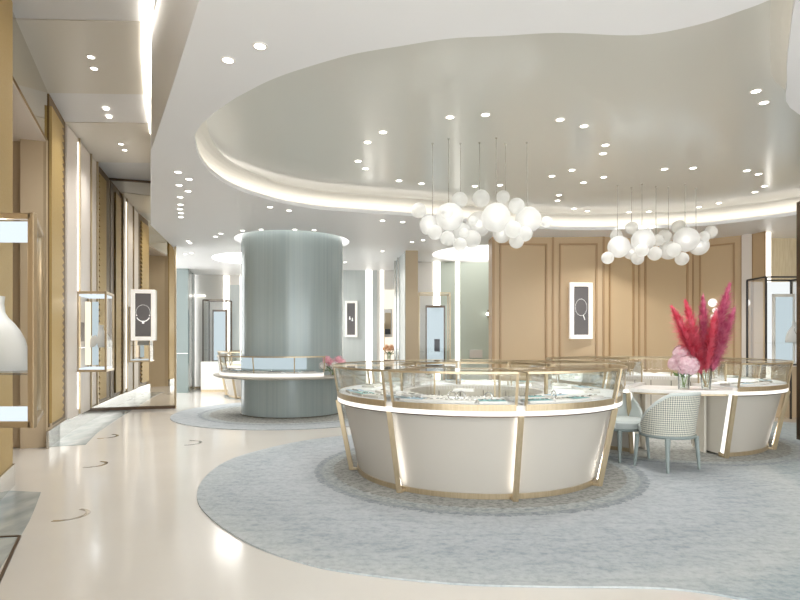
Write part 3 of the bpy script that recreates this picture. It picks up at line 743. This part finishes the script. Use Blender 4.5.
# emblem-like raised letters on the brass rail are too small to read: two rows of tiny studs
# ------------------------------------------------------------------ column counter
cc = empty('column_counter', 'pale round counter ringing the green column', 'counter', (*COLC, 0))
MB().arc([(.95, .69), (1.36, .70), (1.43, .725), (1.43, .748), (.95, .748)], -100, 62, 54).build('desk_top', 'offwhite', cc, smooth=True)
MB().arc([(1.0, .748), (1.325, .748), (1.325, .80), (1.0, .80)], -98, 34, 54).build('light_band', 'softband', cc)
gcx = empty('glass_case', 'low glass jewellery case on the column counter', 'glass case', (*COLC, 0))
MB().arc([(.96, .80), (1.33, .80), (1.33, .815), (.96, .815)], -98, 34, 54).build('deck', 'deck', gcx)
MB().sheet([(1.32, .815), (1.36, 1.08)], -98, 34, 54).build('front_glass', 'glass', gcx, smooth=True, fix=False)
MB().arc([(.96, 1.08), (1.36, 1.08), (1.36, 1.088), (.96, 1.088)], -98, 34, 54).build('top_glass', 'glass', gcx)
m = MB().arc([(1.345, 1.074), (1.366, 1.074), (1.366, 1.094), (1.345, 1.094)], -98, 34, 54); m.build('top_rail', 'brass', gcx)
m = MB()
for t in (-98, -58, -18, 12, 34): m.bar(P3(1.32, t, .815), P3(1.358, t, 1.09), .016)
m.build('uprights', 'brass', gcx)
MB().arc([(.955, .86), (.965, .86), (.965, 1.06), (.955, 1.06)], -62, 25, 30).build('back_panel', 'bluelit', gcx)
for i in range(9):
    t = -84+13.5*i
    tray(COLC, 1.16, t, ['navy', 'white', 'navy', 'sky'][i % 4], f'{["dark", "white", "dark", "pale blue"][i % 4]} tray, {ORD[i]} from left in the case around the column', 'trays in the column counter', (.22, .15), .02)
for o in list(col.objects):
    if o.name.startswith('jewellery_tray') and o.get('group') == 'trays in the column counter': o.location.z = .815

# ------------------------------------------------------------------ chandeliers
def chandelier(label, loc, big, small, rods, scale, y):
    c = empty('chandelier', label, 'chandelier', loc, 0, 'globe chandeliers')
    def w(px, py, dy): return Vector((PX(px, y+dy), y+dy, HY(py, y+dy))) - Vector(loc)
    for i, (px, py, r, dy) in enumerate(big):
        p = w(px, py, dy); r = r/F*(y+dy)
        g = MB().sphere((0, 0, 0), r, 32, 18).build('lamp_globe', 'globe', c, smooth=True, loc=p, fix=False)
        MB().sphere((0, 0, 0), r*.66, 24, 14).build('diffuser', 'globe', g, smooth=True, fix=False)
        MB().sphere((0, 0, 0), r*.27, 20, 12).build('bulb', 'bulb', g, smooth=True, fix=False)
    for i, (px, py, r, dy) in enumerate(small):
        p = w(px, py, dy); r = r/F*(y+dy)
        MB().sphere((0, 0, 0), r, 24, 14).build('glass_globe', 'globe_small', c, smooth=True, loc=p, fix=False)
    for px, py, dy in rods:
        p = w(px, py, dy)
        MB().tube([p, (p.x, p.y, ZR-loc[2])], .0045, 8).build('rod', 'rod', c)
        MB().lathe([(.012, 0), (.012, .012)], 12, (p.x, p.y, ZR-.012-loc[2])).build('canopy', 'rod', c)
b1 = [(429.5, 225.5, 10, .05), (449.5, 217, 14, -.1), (496, 217.5, 14.4, -.12), (528, 220, 13, .02), (479, 224, 12.5, .2), (502, 234, 9, .1), (462, 232, 9, .15)]
s1 = [(419, 210.5, 7.6, .1), (459.5, 200, 8, .05), (481, 198.5, 8.6, .02), (503, 197, 6.6, .05), (516.5, 206, 8, 0), (546.5, 222, 5.6, 0), (447, 212.5, 6, -.28), (435.5, 232.5, 7.4, -.15), (447.5, 238.5, 7.4, -.18), (460, 244.5, 6.8, -.15), (464, 233, 5, -.1), (473, 220.5, 4.6, -.05), (472, 239, 9, .0), (513, 229.5, 8.4, -.2), (516.5, 241, 7.4, -.1), (525, 234, 7.4, -.12)]
chandelier('cluster of frosted white globes hanging over the front counter', (.865, 5.98, 2.6), b1, s1, [(432.6, 218, .05), (448.6, 205, -.1), (460.5, 195, .05), (479.5, 192, .02), (496.2, 205, -.12), (505.5, 192, .05), (527, 208, .02)], 1, 5.98)
def c2(a): return [(590+x/5.714, 180+y_/5.714, r/5.714, dy) for x, y_, r, dy in a]
b2 = c2([(165, 382, 62, -.05), (303, 345, 66, -.12), (550, 340, 70, -.1), (622, 375, 55, .1), (450, 400, 54, .15), (238, 408, 46, .18)])
s2 = c2([(101, 445, 35, -.1), (150, 318, 34, .1), (238, 275, 36, .05), (296, 402, 38, -.3), (272, 448, 36, -.1), (370, 420, 40, -.15), (525, 450, 38, -.15), (508, 270, 40, .05), (690, 298, 36, .05), (650, 325, 33, 0), (425, 320, 38, .05), (385, 345, 34, -.02), (480, 400, 40, -.2), (325, 305, 30, .2)])
chandelier('cluster of frosted white globes hanging over the right counter', (3.5, 7.71, 2.55), b2, s2, [(617.5, 236, -.05), (631.5, 226, .05), (642, 230, -.12), (656, 240, 0), (668.5, 236, .05), (685, 228, -.1), (696, 238, .1)], 1, 7.71)

# ------------------------------------------------------------------ chairs
def make_chair(label, loc, rz):
    e = empty('armchair', label, 'chair', loc, rz, 'woven tub chairs')
    # local: chair faces +y, shell wraps round -y
    N_ = 28; A0, A1 = R(-118), R(118)
    def top(a):
        k_ = abs(a)/R(118)
        return .80 - .015*(k_*2)**2 if k_ < .35 else .793 - .33*(((k_-.35)/.65)**1.25)
    def rx(z): return (.265 + .035*(z-.4)/.4, .245 + .055*(z-.4)/.4)
    rows = 8
    for name, m_, off in (('shell_outside', 'weave', 0), ('shell_inside', 'chairshell', -.035)):
        vs, fs, uvs = [], [], []
        for i in range(N_+1):
            a = A0+(A1-A0)*i/N_
            for j in range(rows+1):
                z0 = .365; z = z0+(top(a)-z0)*j/rows; ax, ay = rx(z)
                vs.append(((ax+off)*sin(a), -(ay+off)*cos(a), z)); uvs.append((i/N_*1.3, (z-.3)*1.0))
        for i in range(N_):
            for j in range(rows): fs.append((i*(rows+1)+j, (i+1)*(rows+1)+j, (i+1)*(rows+1)+j+1, i*(rows+1)+j+1))
        me = bpy.data.meshes.new(name); me.from_pydata(vs, [], fs); ul = me.uv_layers.new(name='UVMap')
        for l in me.loops: ul.data[l.index].uv = uvs[l.vertex_index]
        me.materials.append(M[m_])
        for p in me.polygons: p.use_smooth = True
        o = bpy.data.objects.new(name, me); col.objects.link(o); o.parent = e
    pts = []
    for i in range(N_+1):
        a = A0+(A1-A0)*i/N_; z = top(a); ax, ay = rx(z); pts.append(((ax-.017)*sin(a), -(ay-.017)*cos(a), z))
    a0 = ((rx(.4)[0]-.017)*sin(A0), -(rx(.4)[1]-.017)*cos(A0), .375); a1 = ((rx(.4)[0]-.017)*sin(A1), -(rx(.4)[1]-.017)*cos(A1), .375)
    MB().tube([a0] + pts + [a1], .02, 10).build('piping', 'chairshell', e, smooth=True)
    m = MB(); prof = [(.0, .36), (.235, .36), (.25, .385), (.25, .43), (.23, .455), (.0, .46)]
    q = MB().lathe([(max(r, 1e-5), z) for r, z in prof], 32)
    m.add([(x, y*1.02+.02, z) for x, y, z in q.v], q.f).build('seat', 'chairshell', e, smooth=True)
    q = MB().lathe([(.0001, .33), (.25, .335), (.262, .35), (.262, .365), (.0001, .37)], 32)
    MB().add([(x*1.02, y, z) for x, y, z in q.v], q.f).build('seat_frame', 'chairleg', e, smooth=True)
    for x, y in ((-.2, -.17), (.2, -.17), (-.22, .17), (.22, .17)):
        MB().tube([(x*1.08, y*1.12, 0), (x*1.0, y*1.0, .345)], [.014, .023], 10).build('leg', 'chairleg', e, smooth=True)
    return e
make_chair('woven tub armchair with back to camera, fully visible before the desk', (2.83, 5.93, .0125), R(24)).scale = (1.06, 1.06, 1)
make_chair('woven tub armchair half hidden behind the front counter right end', (2.53, 6.42, .0125), R(-152))

# ------------------------------------------------------------------ flowers and vases
def vase(name, label, loc, r0, r1, h):
    e = empty(name, label, 'vase', loc, 0)
    MB().lathe([(r0, 0), (r0*1.02, .01), (r1, h), (r1-.004, h), (r0-.006, .012), (.0005, .012)], 28).build('glass_body', 'water', e, smooth=True)
    return e
def deskpt(px, r): # point on the desk by photo column, radius from the ring centre
    best = min((abs(CX+F*(RIGHT[0]+P3(r, t/4, 0)[0])/(RIGHT[1]+P3(r, t/4, 0)[1]) - px), t/4) for t in range(-150, 30))
    q = P3(r, best[1], 0); return RIGHT[0]+q[0], RIGHT[1]+q[1]
pv = deskpt(706, 1.27); hv = deskpt(684, 1.3)
vase('glass_vase', 'tall clear glass vase holding crimson plumes on the desk', (*pv, ZDESK), .045, .068, .24)
vase('glass_vase', 'short clear glass vase holding pale hydrangeas on the desk', (*hv, ZDESK), .058, .066, .19)
def plume(label, base, tip, mcol, w, seed, start=.42):
    rnd = random.Random(seed)
    e = empty('pampas_plume', label, 'pampas grass', base, 0, 'pampas plumes in the tall vase')
    t = Vector(tip)-Vector(base); side = Vector((t.x, t.y, 0))*.16
    def P(s): return t*s + side*(s*s-s)*1.2
    MB().tube([P(i/10) for i in range(10)], [.0035]*6+[.003, .0025, .002, .0015], 6).build('stem', 'straw', e)
    m = MB(); n = 1900
    for i in range(n):
        s = start+(1-start)*(i/n)**.9*.97; p = P(s); ax = (P(min(s+.02, 1.02))-P(s-.02)).normalized()
        u = (s-start)/(1-start); rad = w*(.14+.86*math.sin(pi*min(1, u*.9+.14)))*rnd.uniform(.5, 1.15)
        rad *= .55+.45*rnd.random(); a = rnd.uniform(0, 2*pi); x = ax.cross(Vector((.3, .9, .2))).normalized(); y = ax.cross(x)
        d_ = x*cos(a)+y*sin(a); ln = rnd.uniform(.06, .13)
        q1 = p + d_*rad*.55 + ax*ln*.5; q2 = p + d_*rad + ax*ln*rnd.uniform(.55, 1.0) - Vector((0, 0, .012*rnd.random()))
        wv = d_.cross(ax)*rnd.uniform(.002, .0045)
        m.add([p-wv*.5, p+wv*.5, q1+wv, q1-wv, q2], [(0, 1, 2, 3), (3, 2, 4)])
    m.build('plume', mcol, e, fix=False)
base = (pv[0], pv[1], ZDESK+.02)
yv = pv[1]
def tipat(px, py, dy=0): return (PX(px, yv+dy), yv+dy, HY(py, yv+dy))
for i, (px, py, dy, mcol, w, lb, st) in enumerate((
        (673, 309, -.05, 'plume_red', 0.192, 'far left crimson plume leaning outwards in the tall vase', .2), (686, 303, .05, 'plume_red', 0.174, 'crimson plume second from left in the tall vase', .2),
        (703, 299, .1, 'plume_mag', 0.174, 'upright rose plume in the middle of the tall vase', .2), (715, 316, -.1, 'plume_red', 0.174, 'short bright red plume right of the middle', .2),
        (729, 286, .02, 'plume_mag', 0.210, 'tallest magenta plume reaching up at the right', .2), (733, 312, -.06, 'plume_mag', 0.192, 'far right magenta plume, lower and leaning out', .2),
        (681, 325, -.12, 'plume_red', 0.158, 'low crimson plume at the front left of the bunch', .2), (724, 305, .12, 'plume_mag', 0.174, 'rose plume just below the tallest one', .2))):
    plume(lb, (base[0]+random.uniform(-.02, .02), base[1]+random.uniform(-.02, .02), base[2]), tipat(px, py, dy), mcol, w, i+3, st)
def bloom(name, label, cat, base, c, r, mcol, group, n=110, seed=1, leaves=True):
    rnd = random.Random(seed)
    e = empty(name, label, cat, base, 0, group); c = Vector(c)-Vector(base)
    MB().tube([(0, 0, 0), c*.5+Vector((.01, 0, 0)), c], .005, 8).build('stem', 'stem', e)
    m = MB()
    for i in range(n):
        z = 1-2*(i+.5)/n
        if z < -.75: continue
        a = i*2.39996; q = math.sqrt(1-z*z); d_ = Vector((q*cos(a), q*sin(a), z)); p = c + d_*r*rnd.uniform(.86, 1.06)
        x = d_.cross(Vector((.2, .3, .93))).normalized(); y = d_.cross(x); f_ = r*.27; ro = rnd.uniform(0, pi)
        for k_ in range(4):
            b = ro+k_*pi/2; u = x*cos(b)+y*sin(b); v = d_.cross(u)
            m.add([p, p+u*f_*.6+v*f_*.42+d_*f_*.15, p+u*f_*1.15+d_*f_*.05, p+u*f_*.6-v*f_*.42+d_*f_*.15], [(0, 1, 2, 3)])
    m.sphere(c, r*.7, 14, 10)
    m.build('bloom', mcol, e, fix=False)
    if leaves:
        m = MB()
        for s in (-1, 1): m.add([c*.45, c*.6+Vector((s*.04, -.02, 0)), c*.7+Vector((s*.08, -.02, -.01)), c*.52+Vector((s*.05, .02, -.01))], [(0, 1, 2, 3)])
        m.build('leaf', 'leaf', e, fix=False)
yh = hv[1]
for i, (px, py, r, dy, lb) in enumerate(((682, 354, .1, .03, 'pale pink hydrangea at the top left of the short vase'), (688, 366, .115, -.07, 'pale pink hydrangea at the front of the short vase'), (676, 364, .085, .08, 'pale pink hydrangea at the back left of the short vase'))):
    bloom('hydrangea', lb, 'flower', (hv[0]+(i-1)*.012, hv[1], ZDESK+.02), (PX(px, yh+dy), yh+dy, HY(py, yh+dy)), r, 'hyd', 'hydrangeas in the short vase', 130, i+1)
# small bouquet by the column, peach bouquet in the niche
bq = at(COLC, 1.22, 45, 0); bx, by = bq[0], bq[1]
vase('bud_vase', 'small vase of pink flowers at the right end of the column counter', (bx, by, .749), .04, .05, .1)
for i in range(6):
    bloom('pink_flower', f'{["white", "pink", "pink", "white", "pink", "pink"][i]} flower, {ORD[i]} from left in the bouquet by the column', 'flower', (bx, by, .76), (bx+(-.15+.06*i)*1.1, by-.05*(i % 2), .92+.05*((i*2) % 3)), .075, 'pink' if i not in (0, 3) else 'white_petal', 'flowers by the column', 40, i)
nx, ny = PX(389, 14.85), 14.85
ns = empty('niche_shelf', 'small gold shelf in the lit niche', 'shelf', (PX(384, 14.9), 14.87, .82)); MB().box(0, .33, -.09, .09, 0, .03).build('board', 'bronze', ns)
MB().box(0, .02, -.09, .09, .03, 1.0).build('side', 'brass', ns)
vase('bud_vase', 'small square vase of peach flowers in the niche', (nx, ny, .85), .05, .06, .2)
for i in range(5):
    bloom('peach_flower', f'peach flower, {ORD[i]} from left on the niche shelf', 'flower', (nx, ny, .87), (nx-.12+.06*i, ny-.03, 1.14+.05*(i % 2)), .07, 'orange', 'peach flowers in the niche', 36, i+9)
pf = empty('picture_frame', 'tall framed display hung in the niche above peach flowers', 'picture frame', (PX(388, 14.9), 14.93, 1.45))
MB().box(-.12, .12, -.03, .03, 0, .75).build('frame', 'white', pf); MB().box(-.08, .08, -.04, -.03, .08, .65).build('panel', 'tan', pf); MB().box(-.08, .06, -.045, -.04, .08, .22).build('object', 'black', pf)

# ------------------------------------------------------------------ screens
def screen(label, loc, w, h, rz, pic, th=.06):
    e = empty('mounted_screen', label, 'screen', loc, rz, 'framed jewellery screens')
    b = .075*w/.43
    m = MB(); m.box(-w/2, w/2, -th, 0, 0, b); m.box(-w/2, w/2, -th, 0, h-b, h); m.box(-w/2, -w/2+b, -th, 0, b, h-b); m.box(w/2-b, w/2, -th, 0, b, h-b)
    m.build('frame', 'frame', e, bevel=.004)
    MB().box(-w/2+b, w/2-b, -th+.02, -.005, b, h-b).build('display', 'screen', e)
    m = MB(); y = -th+.016
    if pic == 'necklace':
        for i in range(44):
            a = 2*pi*i/44; rr = .125*w/.43; x = rr*sin(a); z = h*.55 + rr*1.15*cos(a) - (.03 if cos(a) < -.5 else 0)
            m.sphere((x, y, z), .006+(.006 if cos(a) < -.3 else 0), 8, 6)
        for i in range(9): m.sphere((.012*((i % 3)-1), y, h*.55-.17*w/.43-.018*(i//3)), .011, 8, 6)
    elif pic == 'pendant':
        for i in range(40):
            a = 2*pi*i/40; m.sphere((.11*sin(a)*w/.43, y, h*.56+.15*cos(a)), .006, 8, 6)
        for i in range(7): m.sphere((.045+.004*i, y, h*.56-.15-.012*i), .009, 8, 6)
    else:
        for s in (-1, 1):
            for i in range(3): m.sphere((s*.035, y, h*.48-s*.02+.03*i), .022-.004*i, 8, 6)
    m.build('jewel_image', 'pearl', e, smooth=True)
t_ = Vector(MIR0).lerp(Vector(MIR1), 0); 
ang = atan2(d.y, d.x)
xs = PX(143, 11.0); ys = MIR0[1]+(xs-MIR0[0])*d.y/d.x
screen('white framed necklace screen mounted on the corridor mirror', (xs-nrm.x*.01, ys-nrm.y*.01-.05, 1.36), .44, 1.0, ang, 'necklace')
sx = on(1, (PX(580, 10.15)-TW[1][0])/(TW[2][0]-TW[1][0]), .03)
screen('white framed pendant screen on the tan panelled wall', (sx.x, sx.y, HY(339, 10.1)), .43, 1.02, R(8), 'pendant')
screen('white framed earring screen on the grey panel right of the column', (PX(351, 14.9), 14.97, HY(337, 14.95)), .33, .96, 0, 'earrings')

# ------------------------------------------------------------------ mounted vitrines on the left wall
def vitrine(label, A, B, C_, D_, z0, z1, parts, bw=.036):
    """glass box on a skewed plan A front right, B rear right, C rear left, D front left"""
    e = empty('mounted_vitrine', label, 'display case', (A[0], A[1], z0), 0, 'vitrines mounted along the left wall')
    q = [Vector((p[0]-A[0], p[1]-A[1], 0)) for p in (A, B, C_, D_)]; h = z1-z0
    m = MB()
    for p in q: m.bar((p.x, p.y, 0), (p.x, p.y, h), bw)
    for i in range(4):
        a, b = q[i], q[(i+1) % 4]
        for z in (.02, h-.02): m.bar((a.x, a.y, z), (b.x, b.y, z), bw, .036)
    m.build('frame', 'brassdark', e, bevel=.004)
    for i, nm in ((0, 'side_glass'), (3, 'front_glass')):
        a, b = q[i], q[(i+1) % 4]
        MB().add([(a.x, a.y, .04), (b.x, b.y, .04), (b.x, b.y, h-.04), (a.x, a.y, h-.04)], [(0, 1, 2, 3)]).build(nm, 'glass', e, fix=False)
    ctr = sum(q, Vector())/4; sh = [ctr+(p-ctr)*.93 for p in q]
    MB().prism([(p.x, p.y) for p in sh], .03, .06).build('base_light', 'caselit', e)
    MB().prism([(p.x, p.y) for p in sh], h-.075, h-.045).build('top_light', 'caselit', e)
    MB().prism([(p.x, p.y) for p in sh], parts-z0, parts-z0+.012).build('shelf', 'glass', e)
    pl = bpy.data.lights.new('vitrine_fill', 'POINT'); pl.energy = 4.0 if bw > .03 else .8; pl.shadow_soft_size = .03  # added fill light to brighten the bust, not a fixture of the case
    po = bpy.data.objects.new('vitrine_fill', pl); col.objects.link(po); po.parent = e; po.location = (ctr.x+.1, ctr.y-.2, h-.2)
    MB().bar((q[3].x-.03, q[3].y+.1, h*.5), (q[2].x-.05, q[2].y, h*.5), .03, .3).build('bracket', 'bronze', e)
    return e, ctr
v1, c1 = vitrine('glass vitrine with white bust at the left picture edge', (-2.14, 3.26), (-2.46, 3.83), (-2.98, 3.83), (-2.66, 3.26), .845, 2.095, 1.15)
e = empty('necklace_bust', 'large white necklace bust inside the nearest vitrine', 'jewellery bust', (-2.57, 3.54, 1.163), R(8)); neckbust(e, 1.4, False)
v2, c2_ = vitrine('glass vitrine with pale blue panel farther along the left wall', (-4.54, 8.64), (-4.71, 9.2), (-5.12, 9.2), (-4.97, 8.64), .87, 2.12, 1.24, .026)
e = empty('necklace_bust', 'white necklace bust inside the farther vitrine', 'jewellery bust', (-4.54+c2_.x+.06, 8.64+c2_.y, 1.253), R(20)); neckbust(e, 1.05, False)
MB().box(-.32, -.24, .2, .24, .1, 1.1).build('lit_panel', 'bluelit', v2)
MB().box(-.42, -.36, .18, .24, .1, 1.1).build('lit_panel', 'nichelit', v2)

# ------------------------------------------------------------------ tall showcases in the background
def showcase(label, x0, x1, y, dep, z0, z1, frame, pf_='bronze'):
    e = empty('tall_showcase', label, 'showcase', (x0, y, 0), 0, 'tall showcases'); w = x1-x0
    m = MB()
    for x in (0, w):
        for yy in (0, dep): m.bar((x, yy, 0 if yy == dep else z0), (x, yy, z1), .025)
    for z in (z0, z1):
        for yy in (0, dep): m.bar((0, yy, z), (w, yy, z), .025)
        for x in (0, w): m.bar((x, 0, z), (x, dep, z), .025)
    m.build('frame', frame, e)
    for nm, q in (('front_glass', [(0, 0), (w, 0)]), ('side_glass', [(0, 0), (0, dep)]), ('side_glass', [(w, 0), (w, dep)])):
        (a, b), (c, d_) = q
        MB().add([(a, b, z0), (c, d_, z0), (c, d_, z1), (a, b, z1)], [(0, 1, 2, 3)]).build(nm, 'glass', e, fix=False)
    MB().box(.03, w-.03, dep*.08, dep*.94, z0+.35, z0+.365).build('shelf', 'glass', e)
    MB().box(.02, w-.02, .02, dep-.02, z0-.03, z0+.02).build('base_plate', 'white', e)
    m = MB(); a, b = (w*.28, w*.84) if pf_ != 'white' else (w*.5, w*.9); zt, zb = z1-.3, z0+.06
    m.box(a, b, dep*.7, dep*.74, zb, zt).build('backlit_panel', 'bluelit', e)
    m = MB()
    for x0_, x1_, za, zb_ in ((a-.03, b+.03, zt, zt+.05), (a-.03, b+.03, zb-.05, zb), (a-.03, a, zb, zt), (b, b+.03, zb, zt)): m.box(x0_, x1_, dep*.66, dep*.76, za, zb_)
    m.build('panel_frame', pf_, e)
    if pf_ == 'white': MB().box(.03, w-.03, dep*.96, dep*.98, z0, z1-.03).build('lit_back', 'caseback', e)
    return e
showcase('tall showcase with blue lit panel at the far left', PX(203, 15.3), PX(226, 15.3), 15.3, .5, HY(363, 15.3), HY(300, 15.3), 'bronze')
showcase('tall showcase with blue panel beside the slim tan pillar', PX(419, 12.3), PX(450, 12.3), 12.3, .55, .75, HY(293, 12.3), 'brass')
s3 = showcase('tall black framed showcase at the right edge', PX(766, 9.2), PX(812, 9.2), 9.2, .5, .96, HY(277, 9.2), 'black', 'white')
e = empty('necklace_bust', 'white bust inside the black framed showcase at right', 'jewellery bust', (PX(795, 9.4), 9.4, 1.325), 0); neckbust(e, 1.05)
e = empty('display_stand', 'dark stand inside the showcase beside the tan pillar', 'display stand', (PX(437, 12.55), 12.55, 1.115), 0)
MB().box(-.06, .06, -.04, .04, 0, .28).build('block', 'navy', e)
sb = empty('low_cabinet', 'low white cabinet before the far white alcove wall', 'cabinet', (PX(214, 15.0), 15.0, 0))
MB().box(-.3, .45, -.15, .22, .06, .8).build('body', 'white', sb); MB().box(-.3, .45, -.13, .22, 0, .06).build('plinth', 'brass', sb)
wbk = empty('sign_block', 'small white block low on the sage wall', 'block', (PX(476.5, 13.2), 13.3, HY(358, 13.2)))
MB().box(-.15, .15, -.04, .06, 0, .19).build('block', 'white', wbk)
ls = empty('sconce', 'small bright sconce on the sage wall near the tan wall end', 'wall lamp', (PX(489, 13.2), 13.33, HY(318, 13.2)))
MB().box(-.02, .02, -.05, .02, 0, .2).build('bracket', 'silver', ls); MB().sphere((-.02, -.07, .1), .035, 12, 8).build('lamp', 'led', ls)

gx = on(4, .36, .0)
gs = empty('globe_sconce', 'small white globe wall lamp behind the pink plumes', 'wall lamp', (gx.x, gx.y-.12, HY(312, 10.4)))
MB().bar((0, .13, 0), (0, 0, 0), .02).build('arm', 'brass', gs)
for x, z, r in ((-.02, .16, .075), (.03, .02, .05), (.0, -.1, .055)): MB().sphere((x, 0, z), r, 20, 12).build('globe', 'lampwhite', gs, smooth=True)
# ------------------------------------------------------------------ world, camera, render look
w = bpy.data.worlds.new('world'); sc.world = w; w.use_nodes = True
bg = w.node_tree.nodes['Background']; bg.inputs[0].default_value = (.94, .975, 1, 1); bg.inputs[1].default_value = 3.1
cam = bpy.data.cameras.new('camera'); cam.sensor_width = 36; cam.lens = F/800*36; cam.shift_y = (HZ-300)/800; cam.clip_start = .05
co = bpy.data.objects.new('camera', cam); col.objects.link(co); co.location = (0, 0, H); co.rotation_euler = (R(90), 0, 0); sc.camera = co
sc.view_settings.view_transform = 'Standard'; sc.view_settings.look = 'None'; sc.view_settings.gamma = 1; sc.view_settings.use_curve_mapping = False
sc.view_settings.exposure = .54
cy = sc.cycles
cy.max_bounces = 10; cy.diffuse_bounces = 5; cy.glossy_bounces = 5; cy.transmission_bounces = 6; cy.transparent_max_bounces = 40
cy.sample_clamp_indirect = 6; cy.use_denoising = True; cy.caustics_reflective = False; cy.caustics_refractive = False
